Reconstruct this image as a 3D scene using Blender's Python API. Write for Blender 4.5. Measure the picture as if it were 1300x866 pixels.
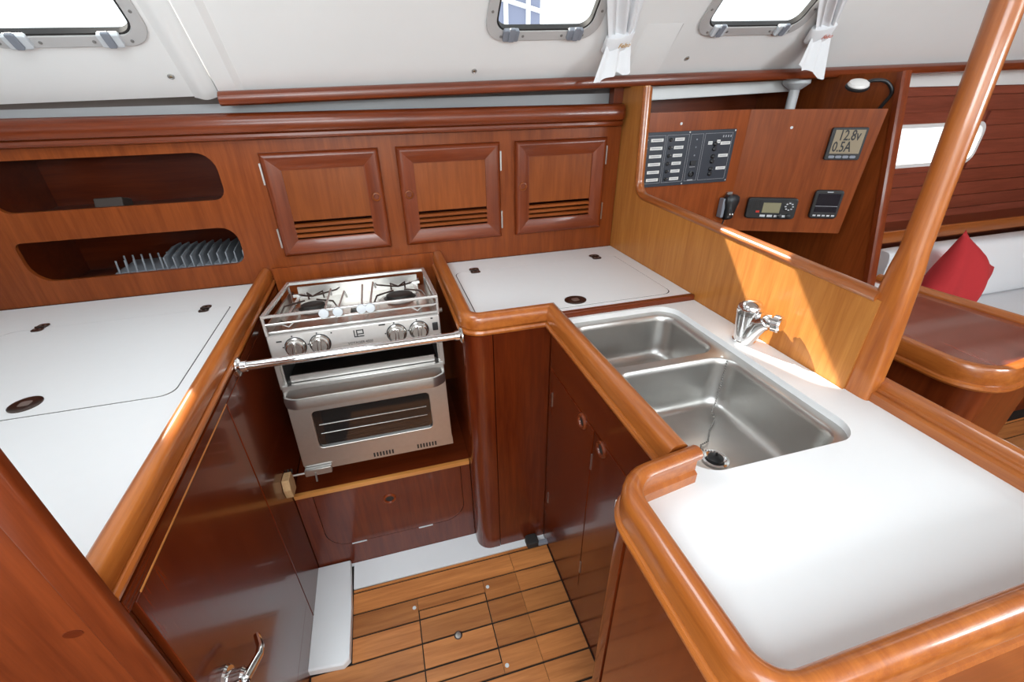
import bpy, bmesh, math, random
from mathutils import Vector, Matrix
random.seed(4)
for o in list(bpy.data.objects): bpy.data.objects.remove(o)
SC = bpy.context.scene
COL = SC.collection

# ------------------------------------------------------------------ camera
F, PX, PY, H = 558.0, 638.0, 442.0, 1.45
def _d(v): return Vector((v[0]-PX, v[1]-PY, F)).normalized()
_X, _Y, _Z = _d((3107, 64)), _d((463, 131)), -_d((661, 1414))
# orthonormalise the three vanishing directions
_M = Matrix((_X, _Y, _Z)).transposed()
for _ in range(20):
    _M = (_M + _M.inverted().transposed()) * 0.5
RT = _M.transposed()                       # camera (x right, y down, z forward) -> world
camd = bpy.data.cameras.new('camera'); cam = bpy.data.objects.new('camera', camd); COL.objects.link(cam)
cx, cy, cz = RT @ Vector((1, 0, 0)), RT @ Vector((0, -1, 0)), RT @ Vector((0, 0, -1))
cam.matrix_world = Matrix.Translation((0, 0, H)) @ Matrix((cx, cy, cz)).transposed().to_4x4()
camd.sensor_width = 36; camd.lens = F/1300*36
camd.shift_x = (650-PX)/1300; camd.shift_y = (PY-433)/1300
camd.clip_start = 0.01
SC.camera = cam
def ray(x, y): return RT @ Vector((x-PX, y-PY, F))
C0 = Vector((0, 0, H))
def onz(x, y, z): r = ray(x, y); return C0 + r*((z-H)/r.z)
def ony(x, y, Y): r = ray(x, y); return C0 + r*(Y/r.y)
def onx(x, y, X): r = ray(x, y); return C0 + r*(X/r.x)
def onp(x, y, p, n): r = ray(x, y); return C0 + r*((Vector(p)-C0).dot(n)/r.dot(n))

# ------------------------------------------------------------------ world and light
w = bpy.data.worlds.new('sky'); SC.world = w; w.use_nodes = True
bg = w.node_tree.nodes['Background']; bg.inputs[0].default_value = (0.90, 0.96, 1.0, 1); bg.inputs[1].default_value = 1.8
SC.view_settings.view_transform = 'Standard'; SC.view_settings.look = 'None'
SC.view_settings.exposure = 0.12; SC.view_settings.gamma = 1.0; SC.view_settings.use_curve_mapping = False
SUN_DIR = Vector((0.55, -0.97, -1.0)).normalized()
sd = bpy.data.lights.new('sun', 'SUN'); sd.energy = 14.0; sd.angle = math.radians(0.8); sd.color = (1, 0.93, 0.82)
sun = bpy.data.objects.new('sun', sd); COL.objects.link(sun)
sun.rotation_euler = SUN_DIR.to_track_quat('-Z', 'Y').to_euler()
def area(name, loc, direction, sx, sy, power, col=(1, 1, 1)):
    l = bpy.data.lights.new(name, 'AREA'); l.shape = 'RECTANGLE'; l.size = sx; l.size_y = sy; l.energy = power; l.color = col
    o = bpy.data.objects.new(name, l); COL.objects.link(o); o.location = loc
    o.rotation_euler = Vector(direction).to_track_quat('-Z', 'Y').to_euler(); return o
# daylight entering by the companionway over and behind the camera; then a fill lamp added over the galley
area('companionway_daylight', (-0.25, -0.75, 1.86), (0.12, 0.75, -0.8), 1.1, 0.9, 19, (0.86, 0.95, 1.0))
area('galley_fill', (-0.42, 0.68, 1.90), (0, 0.1, -1), 0.5, 0.55, 6, (0.86, 0.95, 1.0))  # added fill to brighten the left side
# fill lamps added at unseen starboard windows to brighten the cabin side
for k, e_ in enumerate((12, 4, 32)): area('starboard_fill', (-0.6+k*1.5, -1.27, 1.66), (0, 1, 0.0), 1.1, 0.30, e_, (0.86, 0.95, 1.0))

# ------------------------------------------------------------------ materials
MATS = {}
def newmat(name):
    m = bpy.data.materials.new(name); m.use_nodes = True
    return m, m.node_tree.nodes, m.node_tree.links, m.node_tree.nodes['Principled BSDF']
def plain(name, col, rough=0.5, metal=0.0, coat=0.0, noise=0.0, bump=0.0, scale=40, **k):
    if name in MATS: return MATS[name]
    m, n, l, b = newmat(name)
    b.inputs['Base Color'].default_value = (*col, 1); b.inputs['Roughness'].default_value = rough
    b.inputs['Metallic'].default_value = metal; b.inputs['Coat Weight'].default_value = coat; b.inputs['Coat Roughness'].default_value = 0.08
    tc = n.new('ShaderNodeTexCoord'); t = n.new('ShaderNodeTexNoise'); t.inputs['Scale'].default_value = scale; t.inputs['Detail'].default_value = 4
    l.new(tc.outputs['Object'], t.inputs['Vector'])
    mr = n.new('ShaderNodeMapRange'); mr.inputs[3].default_value = 1-noise; mr.inputs[4].default_value = 1+noise
    l.new(t.outputs['Fac'], mr.inputs[0])
    mx = n.new('ShaderNodeMix'); mx.data_type = 'RGBA'; mx.blend_type = 'MULTIPLY'; mx.inputs[0].default_value = 1
    mx.inputs[6].default_value = (*col, 1); l.new(mr.outputs[0], mx.inputs[7]); l.new(mx.outputs[2], b.inputs['Base Color'])
    if bump:
        bp = n.new('ShaderNodeBump'); bp.inputs['Strength'].default_value = bump; bp.inputs['Distance'].default_value = 0.002
        l.new(t.outputs['Fac'], bp.inputs['Height']); l.new(bp.outputs[0], b.inputs['Normal'])
    MATS[name] = m; return m
def wood(tone, axis, rough=0.3, coat=0.55):
    key = f'wood_{tone}_{axis}'
    if key in MATS: return MATS[key]
    light, dark = dict(
        teak=((0.2856, 0.0672, 0.0143), (0.1764, 0.0361, 0.0071)),
        panel=((0.2742, 0.0704, 0.0148), (0.1852, 0.0415, 0.0082)),
        mahogany=((0.2125, 0.0408, 0.0093), (0.1232, 0.0204, 0.0043)),
        fiddle=((0.45, 0.138, 0.025), (0.29, 0.071, 0.011)),
        honey=((0.50, 0.205, 0.048), (0.36, 0.125, 0.027)),
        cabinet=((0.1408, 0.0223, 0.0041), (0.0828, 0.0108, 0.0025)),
        pale=((0.62, 0.27, 0.07), (0.48, 0.18, 0.04)),
        red=((0.3240, 0.0810, 0.0459), (0.2025, 0.0459, 0.0243)),
        floor=((0.58, 0.225, 0.064), (0.36, 0.12, 0.030)),
        rough=((0.62, 0.40, 0.20), (0.42, 0.24, 0.11)))[tone]
    m, n, l, b = newmat(key)
    tc = n.new('ShaderNodeTexCoord'); oi = n.new('ShaderNodeObjectInfo')
    off = n.new('ShaderNodeVectorMath'); off.operation = 'SCALE'; off.inputs[0].default_value = (3.1, 5.7, 4.3)
    l.new(oi.outputs['Random'], off.inputs['Scale'])
    add = n.new('ShaderNodeVectorMath'); l.new(tc.outputs['Object'], add.inputs[0]); l.new(off.outputs[0], add.inputs[1])
    def noise(scale, stretch, detail):
        mp = n.new('ShaderNodeMapping'); s = [scale]*3; s['xyz'.index(axis)] = scale/stretch
        mp.inputs['Scale'].default_value = s; l.new(add.outputs[0], mp.inputs['Vector'])
        t = n.new('ShaderNodeTexNoise'); t.inputs['Scale'].default_value = 1; t.inputs['Detail'].default_value = detail; t.inputs['Distortion'].default_value = 0.6
        l.new(mp.outputs[0], t.inputs['Vector']); return t
    big, mid, fine = noise(16, 9, 3), noise(70, 14, 4), noise(420, 24, 2)
    m1 = n.new('ShaderNodeMath'); m1.operation = 'MULTIPLY_ADD'; m1.inputs[1].default_value = 0.45; l.new(mid.outputs[0], m1.inputs[0])
    m0 = n.new('ShaderNodeMath'); m0.operation = 'MULTIPLY'; m0.inputs[1].default_value = 0.35; l.new(big.outputs[0], m0.inputs[0]); l.new(m0.outputs[0], m1.inputs[2])
    m2 = n.new('ShaderNodeMath'); m2.operation = 'MULTIPLY_ADD'; m2.inputs[1].default_value = 0.20; l.new(fine.outputs[0], m2.inputs[0]); l.new(m1.outputs[0], m2.inputs[2])
    r = n.new('ShaderNodeMapRange'); r.inputs[1].default_value = 0.37; r.inputs[2].default_value = 0.64; l.new(m2.outputs[0], r.inputs[0])
    mx = n.new('ShaderNodeMix'); mx.data_type = 'RGBA'; mx.inputs[6].default_value = (*dark, 1); mx.inputs[7].default_value = (*light, 1); l.new(r.outputs[0], mx.inputs[0])
    hv = n.new('ShaderNodeHueSaturation'); l.new(mx.outputs[2], hv.inputs['Color'])
    rv = n.new('ShaderNodeMapRange'); amp = 0.22 if tone == 'floor' else 0.1
    rv.inputs[3].default_value = 1-amp; rv.inputs[4].default_value = 1+amp; l.new(oi.outputs['Random'], rv.inputs[0]); l.new(rv.outputs[0], hv.inputs['Value'])
    l.new(hv.outputs[0], b.inputs['Base Color'])
    matte = tone in ('panel', 'teak', 'honey')
    if matte and coat < 0.6: rough, coat = 0.30, 0.08; b.inputs['Specular IOR Level'].default_value = 0.22
    if tone == 'mahogany': coat = 0.25; b.inputs['Specular IOR Level'].default_value = 0.35
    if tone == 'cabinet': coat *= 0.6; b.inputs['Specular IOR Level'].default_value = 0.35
    b.inputs['Roughness'].default_value = rough; b.inputs['Coat Weight'].default_value = coat; b.inputs['Coat Roughness'].default_value = 0.16 if matte else 0.22 if tone == 'floor' else 0.09
    bp = n.new('ShaderNodeBump'); bp.inputs['Strength'].default_value = 0.06; bp.inputs['Distance'].default_value = 0.001
    l.new(fine.outputs[0], bp.inputs['Height']); l.new(bp.outputs[0], b.inputs['Normal'])
    MATS[key] = m; return m
WHITE = plain('white_laminate', (0.82, 0.83, 0.835), 0.36, noise=0.01); WHITE.node_tree.nodes['Principled BSDF'].inputs['Specular IOR Level'].default_value = 0.15
LINER = plain('white_gelcoat', (0.83, 0.83, 0.82), 0.38, noise=0.015, scale=12)
FLOORW = plain('white_floor_liner', (0.78, 0.80, 0.82), 0.4, noise=0.02, scale=25)
STEEL = plain('brushed_steel', (0.50, 0.485, 0.465), 0.34, 0.95, noise=0.06, scale=90)
SINKM = plain('sink_steel', (0.52, 0.51, 0.49), 0.36, 1.0, noise=0.10, scale=18)
CHROME = plain('chrome', (0.80, 0.80, 0.80), 0.07, 1.0)
DARKM = plain('dark_bronze', (0.13, 0.10, 0.09), 0.28, 1.0)
ALU = plain('anodised_aluminium', (0.56, 0.555, 0.55), 0.45, 0.25, noise=0.03)
BLACK = plain('black_plastic', (0.012, 0.013, 0.015), 0.42)
IRON = plain('black_iron', (0.022, 0.020, 0.018), 0.55, bump=0.3)
RUBBER = plain('black_rubber', (0.02, 0.018, 0.017), 0.7)
CAULK = plain('caulk', (0.012, 0.009, 0.007), 0.8)
GREYP = plain('grey_plastic', (0.22, 0.24, 0.28), 0.45)
PALEP = plain('pale_grey_plastic', (0.60, 0.63, 0.66), 0.4)
NAVY = plain('navy_panel', (0.018, 0.022, 0.034), 0.45)
LABELW = plain('label_white', (0.72, 0.72, 0.70), 0.5)
INK = plain('ink', (0.02, 0.02, 0.02), 0.6)
GREYINK = plain('grey_print', (0.35, 0.36, 0.38), 0.6)
CLOTH = plain('white_cloth', (0.80, 0.81, 0.83), 0.9, bump=0.25, scale=500, noise=0.02)
REDC = plain('red_cloth', (0.48, 0.025, 0.03), 0.9, bump=0.4, scale=300, noise=0.05)
GOLD = plain('gold_thread', (0.55, 0.30, 0.05), 0.6)
REDT = plain('red_thread', (0.6, 0.12, 0.06), 0.6)
LCD = plain('lcd', (0.30, 0.245, 0.165), 0.25)
LCDG = plain('lcd_green', (0.27, 0.25, 0.15), 0.25)
SCREEN = plain('dark_screen', (0.012, 0.010, 0.016), 0.08)
OVENG = plain('oven_glass', (0.014, 0.011, 0.010), 0.04, coat=0.5)
DARKIN = plain('dark_interior', (0.03, 0.025, 0.022), 0.5)
def glass(name):
    m, n, l, b = newmat(name); n.remove(b)
    t = n.new('ShaderNodeBsdfTransparent'); t.inputs[0].default_value = (0.97, 0.98, 0.98, 1)
    g = n.new('ShaderNodeBsdfGlossy'); g.inputs['Roughness'].default_value = 0.02
    lw_ = n.new('ShaderNodeLayerWeight'); f = n.new('ShaderNodeMath'); f.operation = 'POWER'; f.inputs[1].default_value = 6; l.new(lw_.outputs['Facing'], f.inputs[0]); mx = n.new('ShaderNodeMixShader')
    l.new(f.outputs[0], mx.inputs[0]); l.new(t.outputs[0], mx.inputs[1]); l.new(g.outputs[0], mx.inputs[2]); l.new(mx.outputs[0], n['Material Output'].inputs[0])
    return m
GLASS = glass('window_glass')

# ------------------------------------------------------------------ builders
def wmat(o):
    m = o.matrix_basis.copy()
    while o.parent: o = o.parent; m = o.matrix_basis @ m
    return m
def tag(o, label=None, cat=None, group=None, kind=None):
    if label: o['label'] = label
    if cat: o['category'] = cat
    if group: o['group'] = group
    if kind: o['kind'] = kind
    return o
def thing(name, label, cat, loc=(0, 0, 0), rot=None, group=None, kind=None):
    o = bpy.data.objects.new(name, None); COL.objects.link(o); o.empty_display_size = 0.05
    m = Matrix.Translation(loc)
    if rot is not None: m = m @ rot.to_4x4()
    o.matrix_basis = m
    return tag(o, label, cat, group, kind)
def circ(n): return [(math.cos(2*math.pi*i/n), math.sin(2*math.pi*i/n)) for i in range(n)]
def rrect(x0, x1, y0, y1, r, seg=5):
    """rounded rectangle loop; r one radius or four (x0y0, x1y0, x1y1, x0y1)"""
    rs = [r]*4 if not isinstance(r, (list, tuple)) else r
    out = []
    for (cx, cy, sx, sy, a0, rr) in ((x0, y0, 1, 1, 180, rs[0]), (x1, y0, -1, 1, 270, rs[1]), (x1, y1, -1, -1, 0, rs[2]), (x0, y1, 1, -1, 90, rs[3])):
        if rr <= 1e-5: out.append((cx, cy)); continue
        for k in range(seg+1):
            a = math.radians(a0+90*k/seg); out.append((cx+sx*rr+rr*math.cos(a), cy+sy*rr+rr*math.sin(a)))
    return out
def fillet(pts, rad, seg=6):
    out = []
    for i, p in enumerate(pts):
        r = rad[i] if i < len(rad) else 0
        if r <= 0 or i in (0, len(pts)-1): out.append(tuple(p)); continue
        P = Vector(p); a = (Vector(pts[i-1])-P).normalized(); b = (Vector(pts[i+1])-P).normalized()
        ang = a.angle(b); d = r/math.tan(ang/2); A = P+a*d; B = P+b*d; c = P+(a+b).normalized()*(r/math.sin(ang/2))
        va, vb = A-c, B-c; tot = va.angle(vb); ax = 1 if va.x*vb.y-va.y*vb.x > 0 else -1
        for k in range(seg+1):
            t = ax*tot*k/seg; out.append((c.x+va.x*math.cos(t)-va.y*math.sin(t), c.y+va.x*math.sin(t)+va.y*math.cos(t)))
    return out
XY = lambda a, b, c: (a, b, c)
XZ = lambda a, b, c: (a, c, b)
YZ = lambda a, b, c: (c, a, b)
class G:
    def __init__(s): s.v = []; s.f = []
    def _add(s, v, f):
        o = len(s.v); s.v += [Vector(p) for p in v]; s.f += [tuple(i+o for i in q) for q in f]; return s
    def box(s, x0, x1, y0, y1, z0, z1):
        return s._add([(x0, y0, z0), (x1, y0, z0), (x1, y1, z0), (x0, y1, z0), (x0, y0, z1), (x1, y0, z1), (x1, y1, z1), (x0, y1, z1)],
                      [(0, 3, 2, 1), (4, 5, 6, 7), (0, 1, 5, 4), (1, 2, 6, 5), (2, 3, 7, 6), (3, 0, 4, 7)])
    def prism(s, loop, t0, t1, mp=XY):
        n = len(loop); v = [mp(a, b, t0) for a, b in loop]+[mp(a, b, t1) for a, b in loop]
        return s._add(v, [tuple(range(n))[::-1], tuple(range(n, 2*n))]+[(i, (i+1) % n, n+(i+1) % n, n+i) for i in range(n)])
    def plate(s, outer, holes, t0, t1, mp=XY):
        bm = bmesh.new()
        for lp in [outer]+holes:
            vs = [bm.verts.new((a, b, 0)) for a, b in lp]
            for i in range(len(vs)): bm.edges.new((vs[i], vs[(i+1) % len(vs)]))
        bmesh.ops.triangle_fill(bm, use_beauty=True, edges=bm.edges[:])
        bm.verts.index_update(); pts = [(q.co.x, q.co.y) for q in bm.verts]; fs = [tuple(q.index for q in fc.verts) for fc in bm.faces]; bm.free()
        n = len(pts)
        s._add([mp(a, b, t0) for a, b in pts]+[mp(a, b, t1) for a, b in pts], fs+[tuple(i+n for i in q) for q in fs])
        o = len(s.v)-2*n; k = 0
        for lp in [outer]+holes:
            m = len(lp)
            for i in range(m):
                a, b = k+i, k+(i+1) % m; s.f.append((o+a, o+b, o+n+b, o+n+a))
            k += m
        return s
    def loft(s, loops, cap0=True, cap1=True, closed=True):
        n = len(loops[0]); v = [p for lp in loops for p in lp]; f = []
        for j in range(len(loops)-1):
            for i in range(n if closed else n-1):
                f.append((j*n+i, j*n+(i+1) % n, (j+1)*n+(i+1) % n, (j+1)*n+i))
        if cap0: f.append(tuple(range(n))[::-1])
        if cap1: f.append(tuple(range((len(loops)-1)*n, len(loops)*n)))
        return s._add(v, f)
    def tube(s, path, r, seg=10):
        path = [Vector(p) for p in path]; rs = r if isinstance(r, (list, tuple)) else [r]*len(path)
        up = Vector((0.13, 0.31, 0.94)); loops = []
        for i, p in enumerate(path):
            t = (path[min(i+1, len(path)-1)]-path[max(i-1, 0)]).normalized()
            a = t.cross(up)
            if a.length < 0.05: a = t.cross(Vector((1, 0, 0)))
            a.normalize(); b = t.cross(a); up = a.cross(t) if i else up
            loops.append([p+a*(c*rs[i])+b*(d*rs[i]) for c, d in circ(seg)])
        return s.loft(loops)
    def lathe(s, prof, o, axis, seg=20, ex=1.0, xdir=None):
        """prof: (radius, height along axis)"""
        o = Vector(o); ax = Vector(axis).normalized(); a = Vector(xdir) if xdir else ax.orthogonal(); a = (a-ax*a.dot(ax)).normalized(); b = ax.cross(a)
        return s.loft([[o+ax*h+a*(c*r*ex)+b*(d*r) for c, d in circ(seg)] for r, h in prof])
    def sweep(s, prof, path, mp=XY, side=1, closed=False):
        """prof: (offset to the side of the path, height); path 2-D, mitred"""
        P = [Vector(p) for p in path]; n = len(P); loops = []
        for i in range(n):
            d0 = (P[i]-P[i-1]).normalized() if (i or closed) else None
            d1 = (P[(i+1) % n]-P[i]).normalized() if (i < n-1 or closed) else None
            d0 = d0 or d1; d1 = d1 or d0
            n0, n1 = Vector((d0.y, -d0.x))*side, Vector((d1.y, -d1.x))*side
            m = (n0+n1)/(1+max(-0.9, n0.dot(n1)))
            loops.append([Vector(mp(P[i].x+m.x*u, P[i].y+m.y*u, v)) for u, v in prof])
        if closed: loops.append(loops[0]); return s.loft(loops, False, False)
        return s.loft(loops)
    def xf(s, m):
        s.v = [m @ p for p in s.v]; return s
    def build(s, name, mat, parent=None, label=None, cat=None, group=None, kind=None, bevel=0, bseg=2, local=False, ang=35):
        vs = s.v
        if parent is not None: 
            if not local: im = wmat(parent).inverted(); vs = [im @ p for p in vs]
            loc = Vector((0, 0, 0))
        else:
            lo = Vector([min(p[k] for p in vs) for k in range(3)]); hi = Vector([max(p[k] for p in vs) for k in range(3)])
            loc = Vector(((lo.x+hi.x)/2, (lo.y+hi.y)/2, lo.z)); vs = [p-loc for p in vs]
        me = bpy.data.meshes.new(name); me.from_pydata([tuple(p) for p in vs], [], s.f)
        bm = bmesh.new(); bm.from_mesh(me)
        bmesh.ops.remove_doubles(bm, verts=bm.verts[:], dist=1e-6)
        bmesh.ops.recalc_face_normals(bm, faces=bm.faces[:])
        if bevel:
            if bseg < 3: ang = min(ang, 20)
            es = [e for e in bm.edges if len(e.link_faces) == 2 and e.calc_face_angle(0) > 0.6]
            bmesh.ops.bevel(bm, geom=es, offset=bevel, offset_type='OFFSET', segments=bseg, profile=0.5, affect='EDGES', clamp_overlap=True)
        bm.to_mesh(me); bm.free()
        me.polygons.foreach_set('use_smooth', [True]*len(me.polygons)); me.set_sharp_from_angle(angle=math.radians(ang))
        me.materials.append(mat)
        o = bpy.data.objects.new(name, me); COL.objects.link(o); o.location = loc
        if parent is not None: o.parent = parent
        return tag(o, label, cat, group, kind)
def text(name, s, size, mat, parent, loc, rot=None, extrude=0.0004, align='CENTER', sx=1.0, shear=0.0, bold=0.0):
    """flat lettering; loc/rot in the parent's frame, facing -y by default"""
    cu = bpy.data.curves.new(name, 'FONT'); cu.body = s; cu.size = size; cu.extrude = extrude; cu.align_x = align; cu.align_y = 'CENTER'; cu.shear = shear; cu.resolution_u = 2; cu.offset = bold
    t = bpy.data.objects.new(name, cu); COL.objects.link(t); bpy.context.view_layer.update()
    me = bpy.data.meshes.new_from_object(t); bpy.data.objects.remove(t)
    m = Matrix.Translation(loc) @ (rot or Matrix.Rotation(math.pi/2, 3, 'X')).to_4x4() @ Matrix.Diagonal((sx, 1, 1, 1))
    me.transform(m); me.materials.append(mat)
    o = bpy.data.objects.new(name, me); COL.objects.link(o); o.parent = parent; return o

def smooth(pts, n=5):
    P = [Vector(p) for p in pts]; out = []
    for i in range(len(P)-1):
        a, b, c, d = P[max(i-1, 0)], P[i], P[i+1], P[min(i+2, len(P)-1)]
        for k in range(n):
            t = k/n; out.append(0.5*((2*b)+(c-a)*t+(2*a-5*b+4*c-d)*t*t+(3*b-a-3*c+d)*t**3))
    return out+[P[-1]]
# fiddle section: u outward (towards the aisle), z absolute; W total width
def fprof(zb, zt, W=0.034, zi=None):
    h = zt-zb; zi = zb if zi is None else zi
    return [(0.002, zi), (0.002, zi+0.022), (0.008, zi+0.026), (0.008, zt-0.024), (0.001, zt-0.017), (0.0, zt-0.008), (0.004, zt-0.003), (0.011, zt),
            (W-0.014, zt-0.0005), (W-0.007, zt-0.004), (W-0.002, zt-0.011), (W, zt-0.022), (W, zb+0.019), (W-0.006, zb+0.0165), (W+0.003, zb+0.0145), (W+0.006, zb+0.009), (W+0.005, zb+0.003), (W-0.001, zb-0.001), (W-0.008, zb-0.002), (0.01, zb-0.002)]
ZF, ZB = 0.952, 0.893
def ring_pull(parent, p, axis, mat=None, r=0.019, hole=None):
    g = G().lathe([(r*1.15, -0.003), (r*1.15, 0.002), (r, 0.0055), (r*0.82, 0.006), (r*0.68, 0.003), (r*0.64, -0.003)], p, axis, 20)
    o = g.build('finger_ring', mat or wood('mahogany', 'z'), parent)
    G().lathe([(r*0.66, -0.002), (r*0.66, 0.001)], p, axis, 16).build('finger_hole_shade', hole or INK, o)  # dark disc in place of a recess, coloured as the hollow's shade

# ================================================================== SETTING
# ---- floor: dark bedding with teak strips let into caulk
fl = thing('floor', 'teak strip cabin sole with dark caulk lines between the galley cabinets', None, (0, 0.4, -0.006), kind='structure')
G().box(-1.7, 4.3, -1.3, 2.15, -0.06, -0.005).build('bedding', CAULK, fl)
HX0, HX1, HY0, HY1 = -0.078, 0.146, 0.655, 0.873
seams = [1.006, 0.992]+[0.918-0.0742*k for k in range(0, 20)]
def plank(x0, x1, y0, y1, par, name='plank'):
    if x1-x0 < 0.012 or y1-y0 < 0.006: return
    g = 0.0033
    G().box(x0+0.0006, x1-0.0006, y0+g, y1-g, -0.005, 0.0).build(name, wood('floor', 'x', 0.42, 0.25), par)
for a, b in zip(seams[1:], seams[:-1]):
    xl = -0.284 if a > 0.76 else -0.398
    for x0, x1 in ((xl, 0.263), (0.263, 0.408)):
        if x1 > 0.3 or b <= HY0 or a >= HY1:
            plank(x0, x1, a, b, fl); continue
        plank(x0, HX0, a, b, fl); plank(HX1, x1, a, b, fl)
        if a < HY0: plank(HX0, HX1, a, HY0, fl)
        if b > HY1: plank(HX0, HX1, HY1, b, fl)
for a, b in zip(seams[1:], seams[:-1]): plank(0.98, 4.25, a, b, fl)
for x, y in ((0.158, 0.89), (-0.09, 0.887), (0.157, 0.642), (-0.09, 0.64)):
    G().lathe([(0.006, 0), (0.006, 0.0012), (0.003, 0.0016)], (x, y, 0), (0, 0, 1), 12).build('screw', PALEP, fl)
fh = thing('floor_hatch', 'square teak bilge hatch with a round lifting ring set in the floor', 'hatch', (0.034, 0.764, -0.004))
for a, b in zip(seams[1:], seams[:-1]):
    y0, y1 = max(a, HY0+0.002), min(b, HY1-0.002)
    if y1 > y0+0.004: G().box(HX0+0.003, HX1-0.003, y0+(0.0033 if y0 == a else 0), y1-(0.0033 if y1 == b else 0), -0.004, 0.0).build('plank', wood('floor', 'x', 0.42, 0.25), fh)
G().lathe([(0.013, -0.001), (0.013, 0.0015), (0.010, 0.002), (0.009, 0.0006)], (0.034, 0.764, 0), (0, 0, 1), 20).build('lifting_ring', DARKM, fh)
G().lathe([(0.009, 0), (0.009, 0.0010), (0.004, 0.0018)], (0.034, 0.764, 0), (0, 0, 1), 16).build('ring_centre', STEEL, fh)
ll = G().plate([(-0.284, 1.008), (0.41, 1.004), (0.41, 1.108), (-0.40, 1.108), (-0.40, 1.10), (-0.284, 1.10)], [], -0.005, 0.003)
ll.build('trim_1', FLOORW, None, 'white moulded floor liner strip in front of the drop-front panel', kind='structure', bevel=0.001)
pd = [(-0.404, 0.772), (-0.305, 0.762), (-0.286, 0.775), (-0.284, 0.934), (-0.292, 1.106), (-0.404, 1.106)]
G().loft([[(x, y, 0) for x, y in pd], [(x, y, 0.024) for x, y in pd], [(x*0.97-0.009, (y-0.93)*0.98+0.93, 0.030) for x, y in pd]]).build('floor_pad', FLOORW, None, 'raised white moulded pad on the floor against the left cabinet', 'floor pad', bevel=0.003)

# ---- port lining behind the lockers, deck edge board, cabin side, roof
SL = 0.0197
TH = math.radians(46)
Z0 = 1.482
def CS(x, s, n): return (x, 1.662-s*math.sin(TH)-n*math.cos(TH), Z0+SL*x+s*math.cos(TH)-n*math.sin(TH))
_csn = Vector((0, -math.cos(TH), -math.sin(TH)))
def oncs(px, py):
    p = onp(px, py, (0, 1.662, Z0), _csn)
    for _ in range(6):
        q = onp(px, py, CS(p.x, 0, 0), _csn); p = q
    return p.x, (p.y-1.662)/-math.sin(TH)
SMAX = 0.56
wp = thing('wall_port', 'white sloping cabin side with windows above the lockers', None, (0, 1.6, 1.45), kind='structure')
lat = [[(22, 47), (140, 45)], [(648, 38), (729, 38)], [(912, 34), (997, 27)]]
WIN = []
for (l0, l1), (bx, by), (ex, ey) in zip(lat, [(81, 58), (690, 49), (955, 43)], [(190, 38), (766, 20), (1036, 12)]):
    xa, xb = oncs(*l0)[0], oncs(*l1)[0]; xc = (xa+xb)/2; xe = oncs(ex, ey)[0]; s0 = oncs(bx, by)[1]
    WIN.append((xc, xe-xc, s0, xa, xb))
WH = 0.235
def holes_for(x0, x1): return [rrect(c-h+0.012, c+h-0.012, s+0.012, s+WH-0.012, 0.045) for c, h, s, _, _ in WIN if x0 < c < x1]
XJ = -0.405
G().plate([(-1.7, 0), (XJ-0.006, 0), (XJ-0.006, SMAX), (-1.7, SMAX)], holes_for(-1.7, XJ), -0.02, 0, CS).build('liner_panel', LINER, wp)
G().plate([(XJ, 0), (4.3, 0), (4.3, SMAX), (XJ, SMAX)], holes_for(XJ, 4.3), -0.02, 0, CS).build('liner_panel', LINER, wp)
rb = []
for s in (-0.004, 0.05, SMAX):
    rb.append([Vector(CS(-0.478+0.066*k/8, s, 0.0005+0.010*math.sin(math.pi*k/8)**1.5)) for k in range(9)])
G().loft(rb, False, False, closed=False).build('rib', LINER, wp)
G().loft([[Vector(CS(XJ+0.001+u, s, n)) for u, n in ((0, 0), (0, 0.012), (0.05, 0.012), (0.066, 0))] for s in (0.0, SMAX)]).build('rib', LINER, wp)
xr0, s_r = oncs(790, 92); xr1 = oncs(832, 92)[0]; st = oncs(845, 30)[1]
G().loft([[Vector(CS(x, s, n)) for x, n in ((xr0, 0), (xr0+0.012, d), (xr1-0.004, d), (xr1, 0))] for s, d in ((0.0, 0.014), (st*0.55, 0.010), (st, 0.0004))]).build('rib', LINER, wp)
for px, py in ((217, 97), (602, 90), (872, 74)):
    x, s = oncs(px, py); p = CS(x, s, 0)
    o = G().lathe([(0.0085, 0), (0.0085, 0.002), (0.006, 0.003), (0.0045, 0.0015)], p, _csn, 16).build('press_stud', plain('stud_steel', (0.42, 0.41, 0.39), 0.35, 0.4), wp)
    G().lathe([(0.0035, 0.001), (0.0035, 0.003), (0.001, 0.0035)], p, _csn, 10).build('stud_cap', plain('stud_brass', (0.55, 0.45, 0.3), 0.3, 1.0), o)
# deck edge: soffit, back lining and upright board behind the moulding
G().box(-1.7, 4.3, 1.662, 2.15, 1.54, 1.56).build('deck_soffit', LINER, wp)
G().prism([(-1.7, 1.40), (0.925, 1.40), (0.925, 1.56), (-1.7, 1.56)], 1.80, 1.815, XZ).build('back_lining', plain('shade_toned_lining', (0.12, 0.10, 0.095), 0.8), wp)  # dark colour stands in for the shade inside the recess
G().prism([(-1.7, 1.400), (0.872, 1.415), (0.872, 1.456), (-1.7, 1.448)], 1.70, 1.715, XZ).build('upright_board', plain('shade_toned_board', (0.33, 0.33, 0.335), 0.5), wp)  # white board toned grey to imitate its shading
# hull lining far outboard, closes the lockers
G().box(-1.7, 2.28, 2.0, 2.05, 0.0, 1.56).build('wall_hull', wood('mahogany', 'x'), None, 'dark hull lining at the back of the lockers and chart area', kind='structure')

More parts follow.
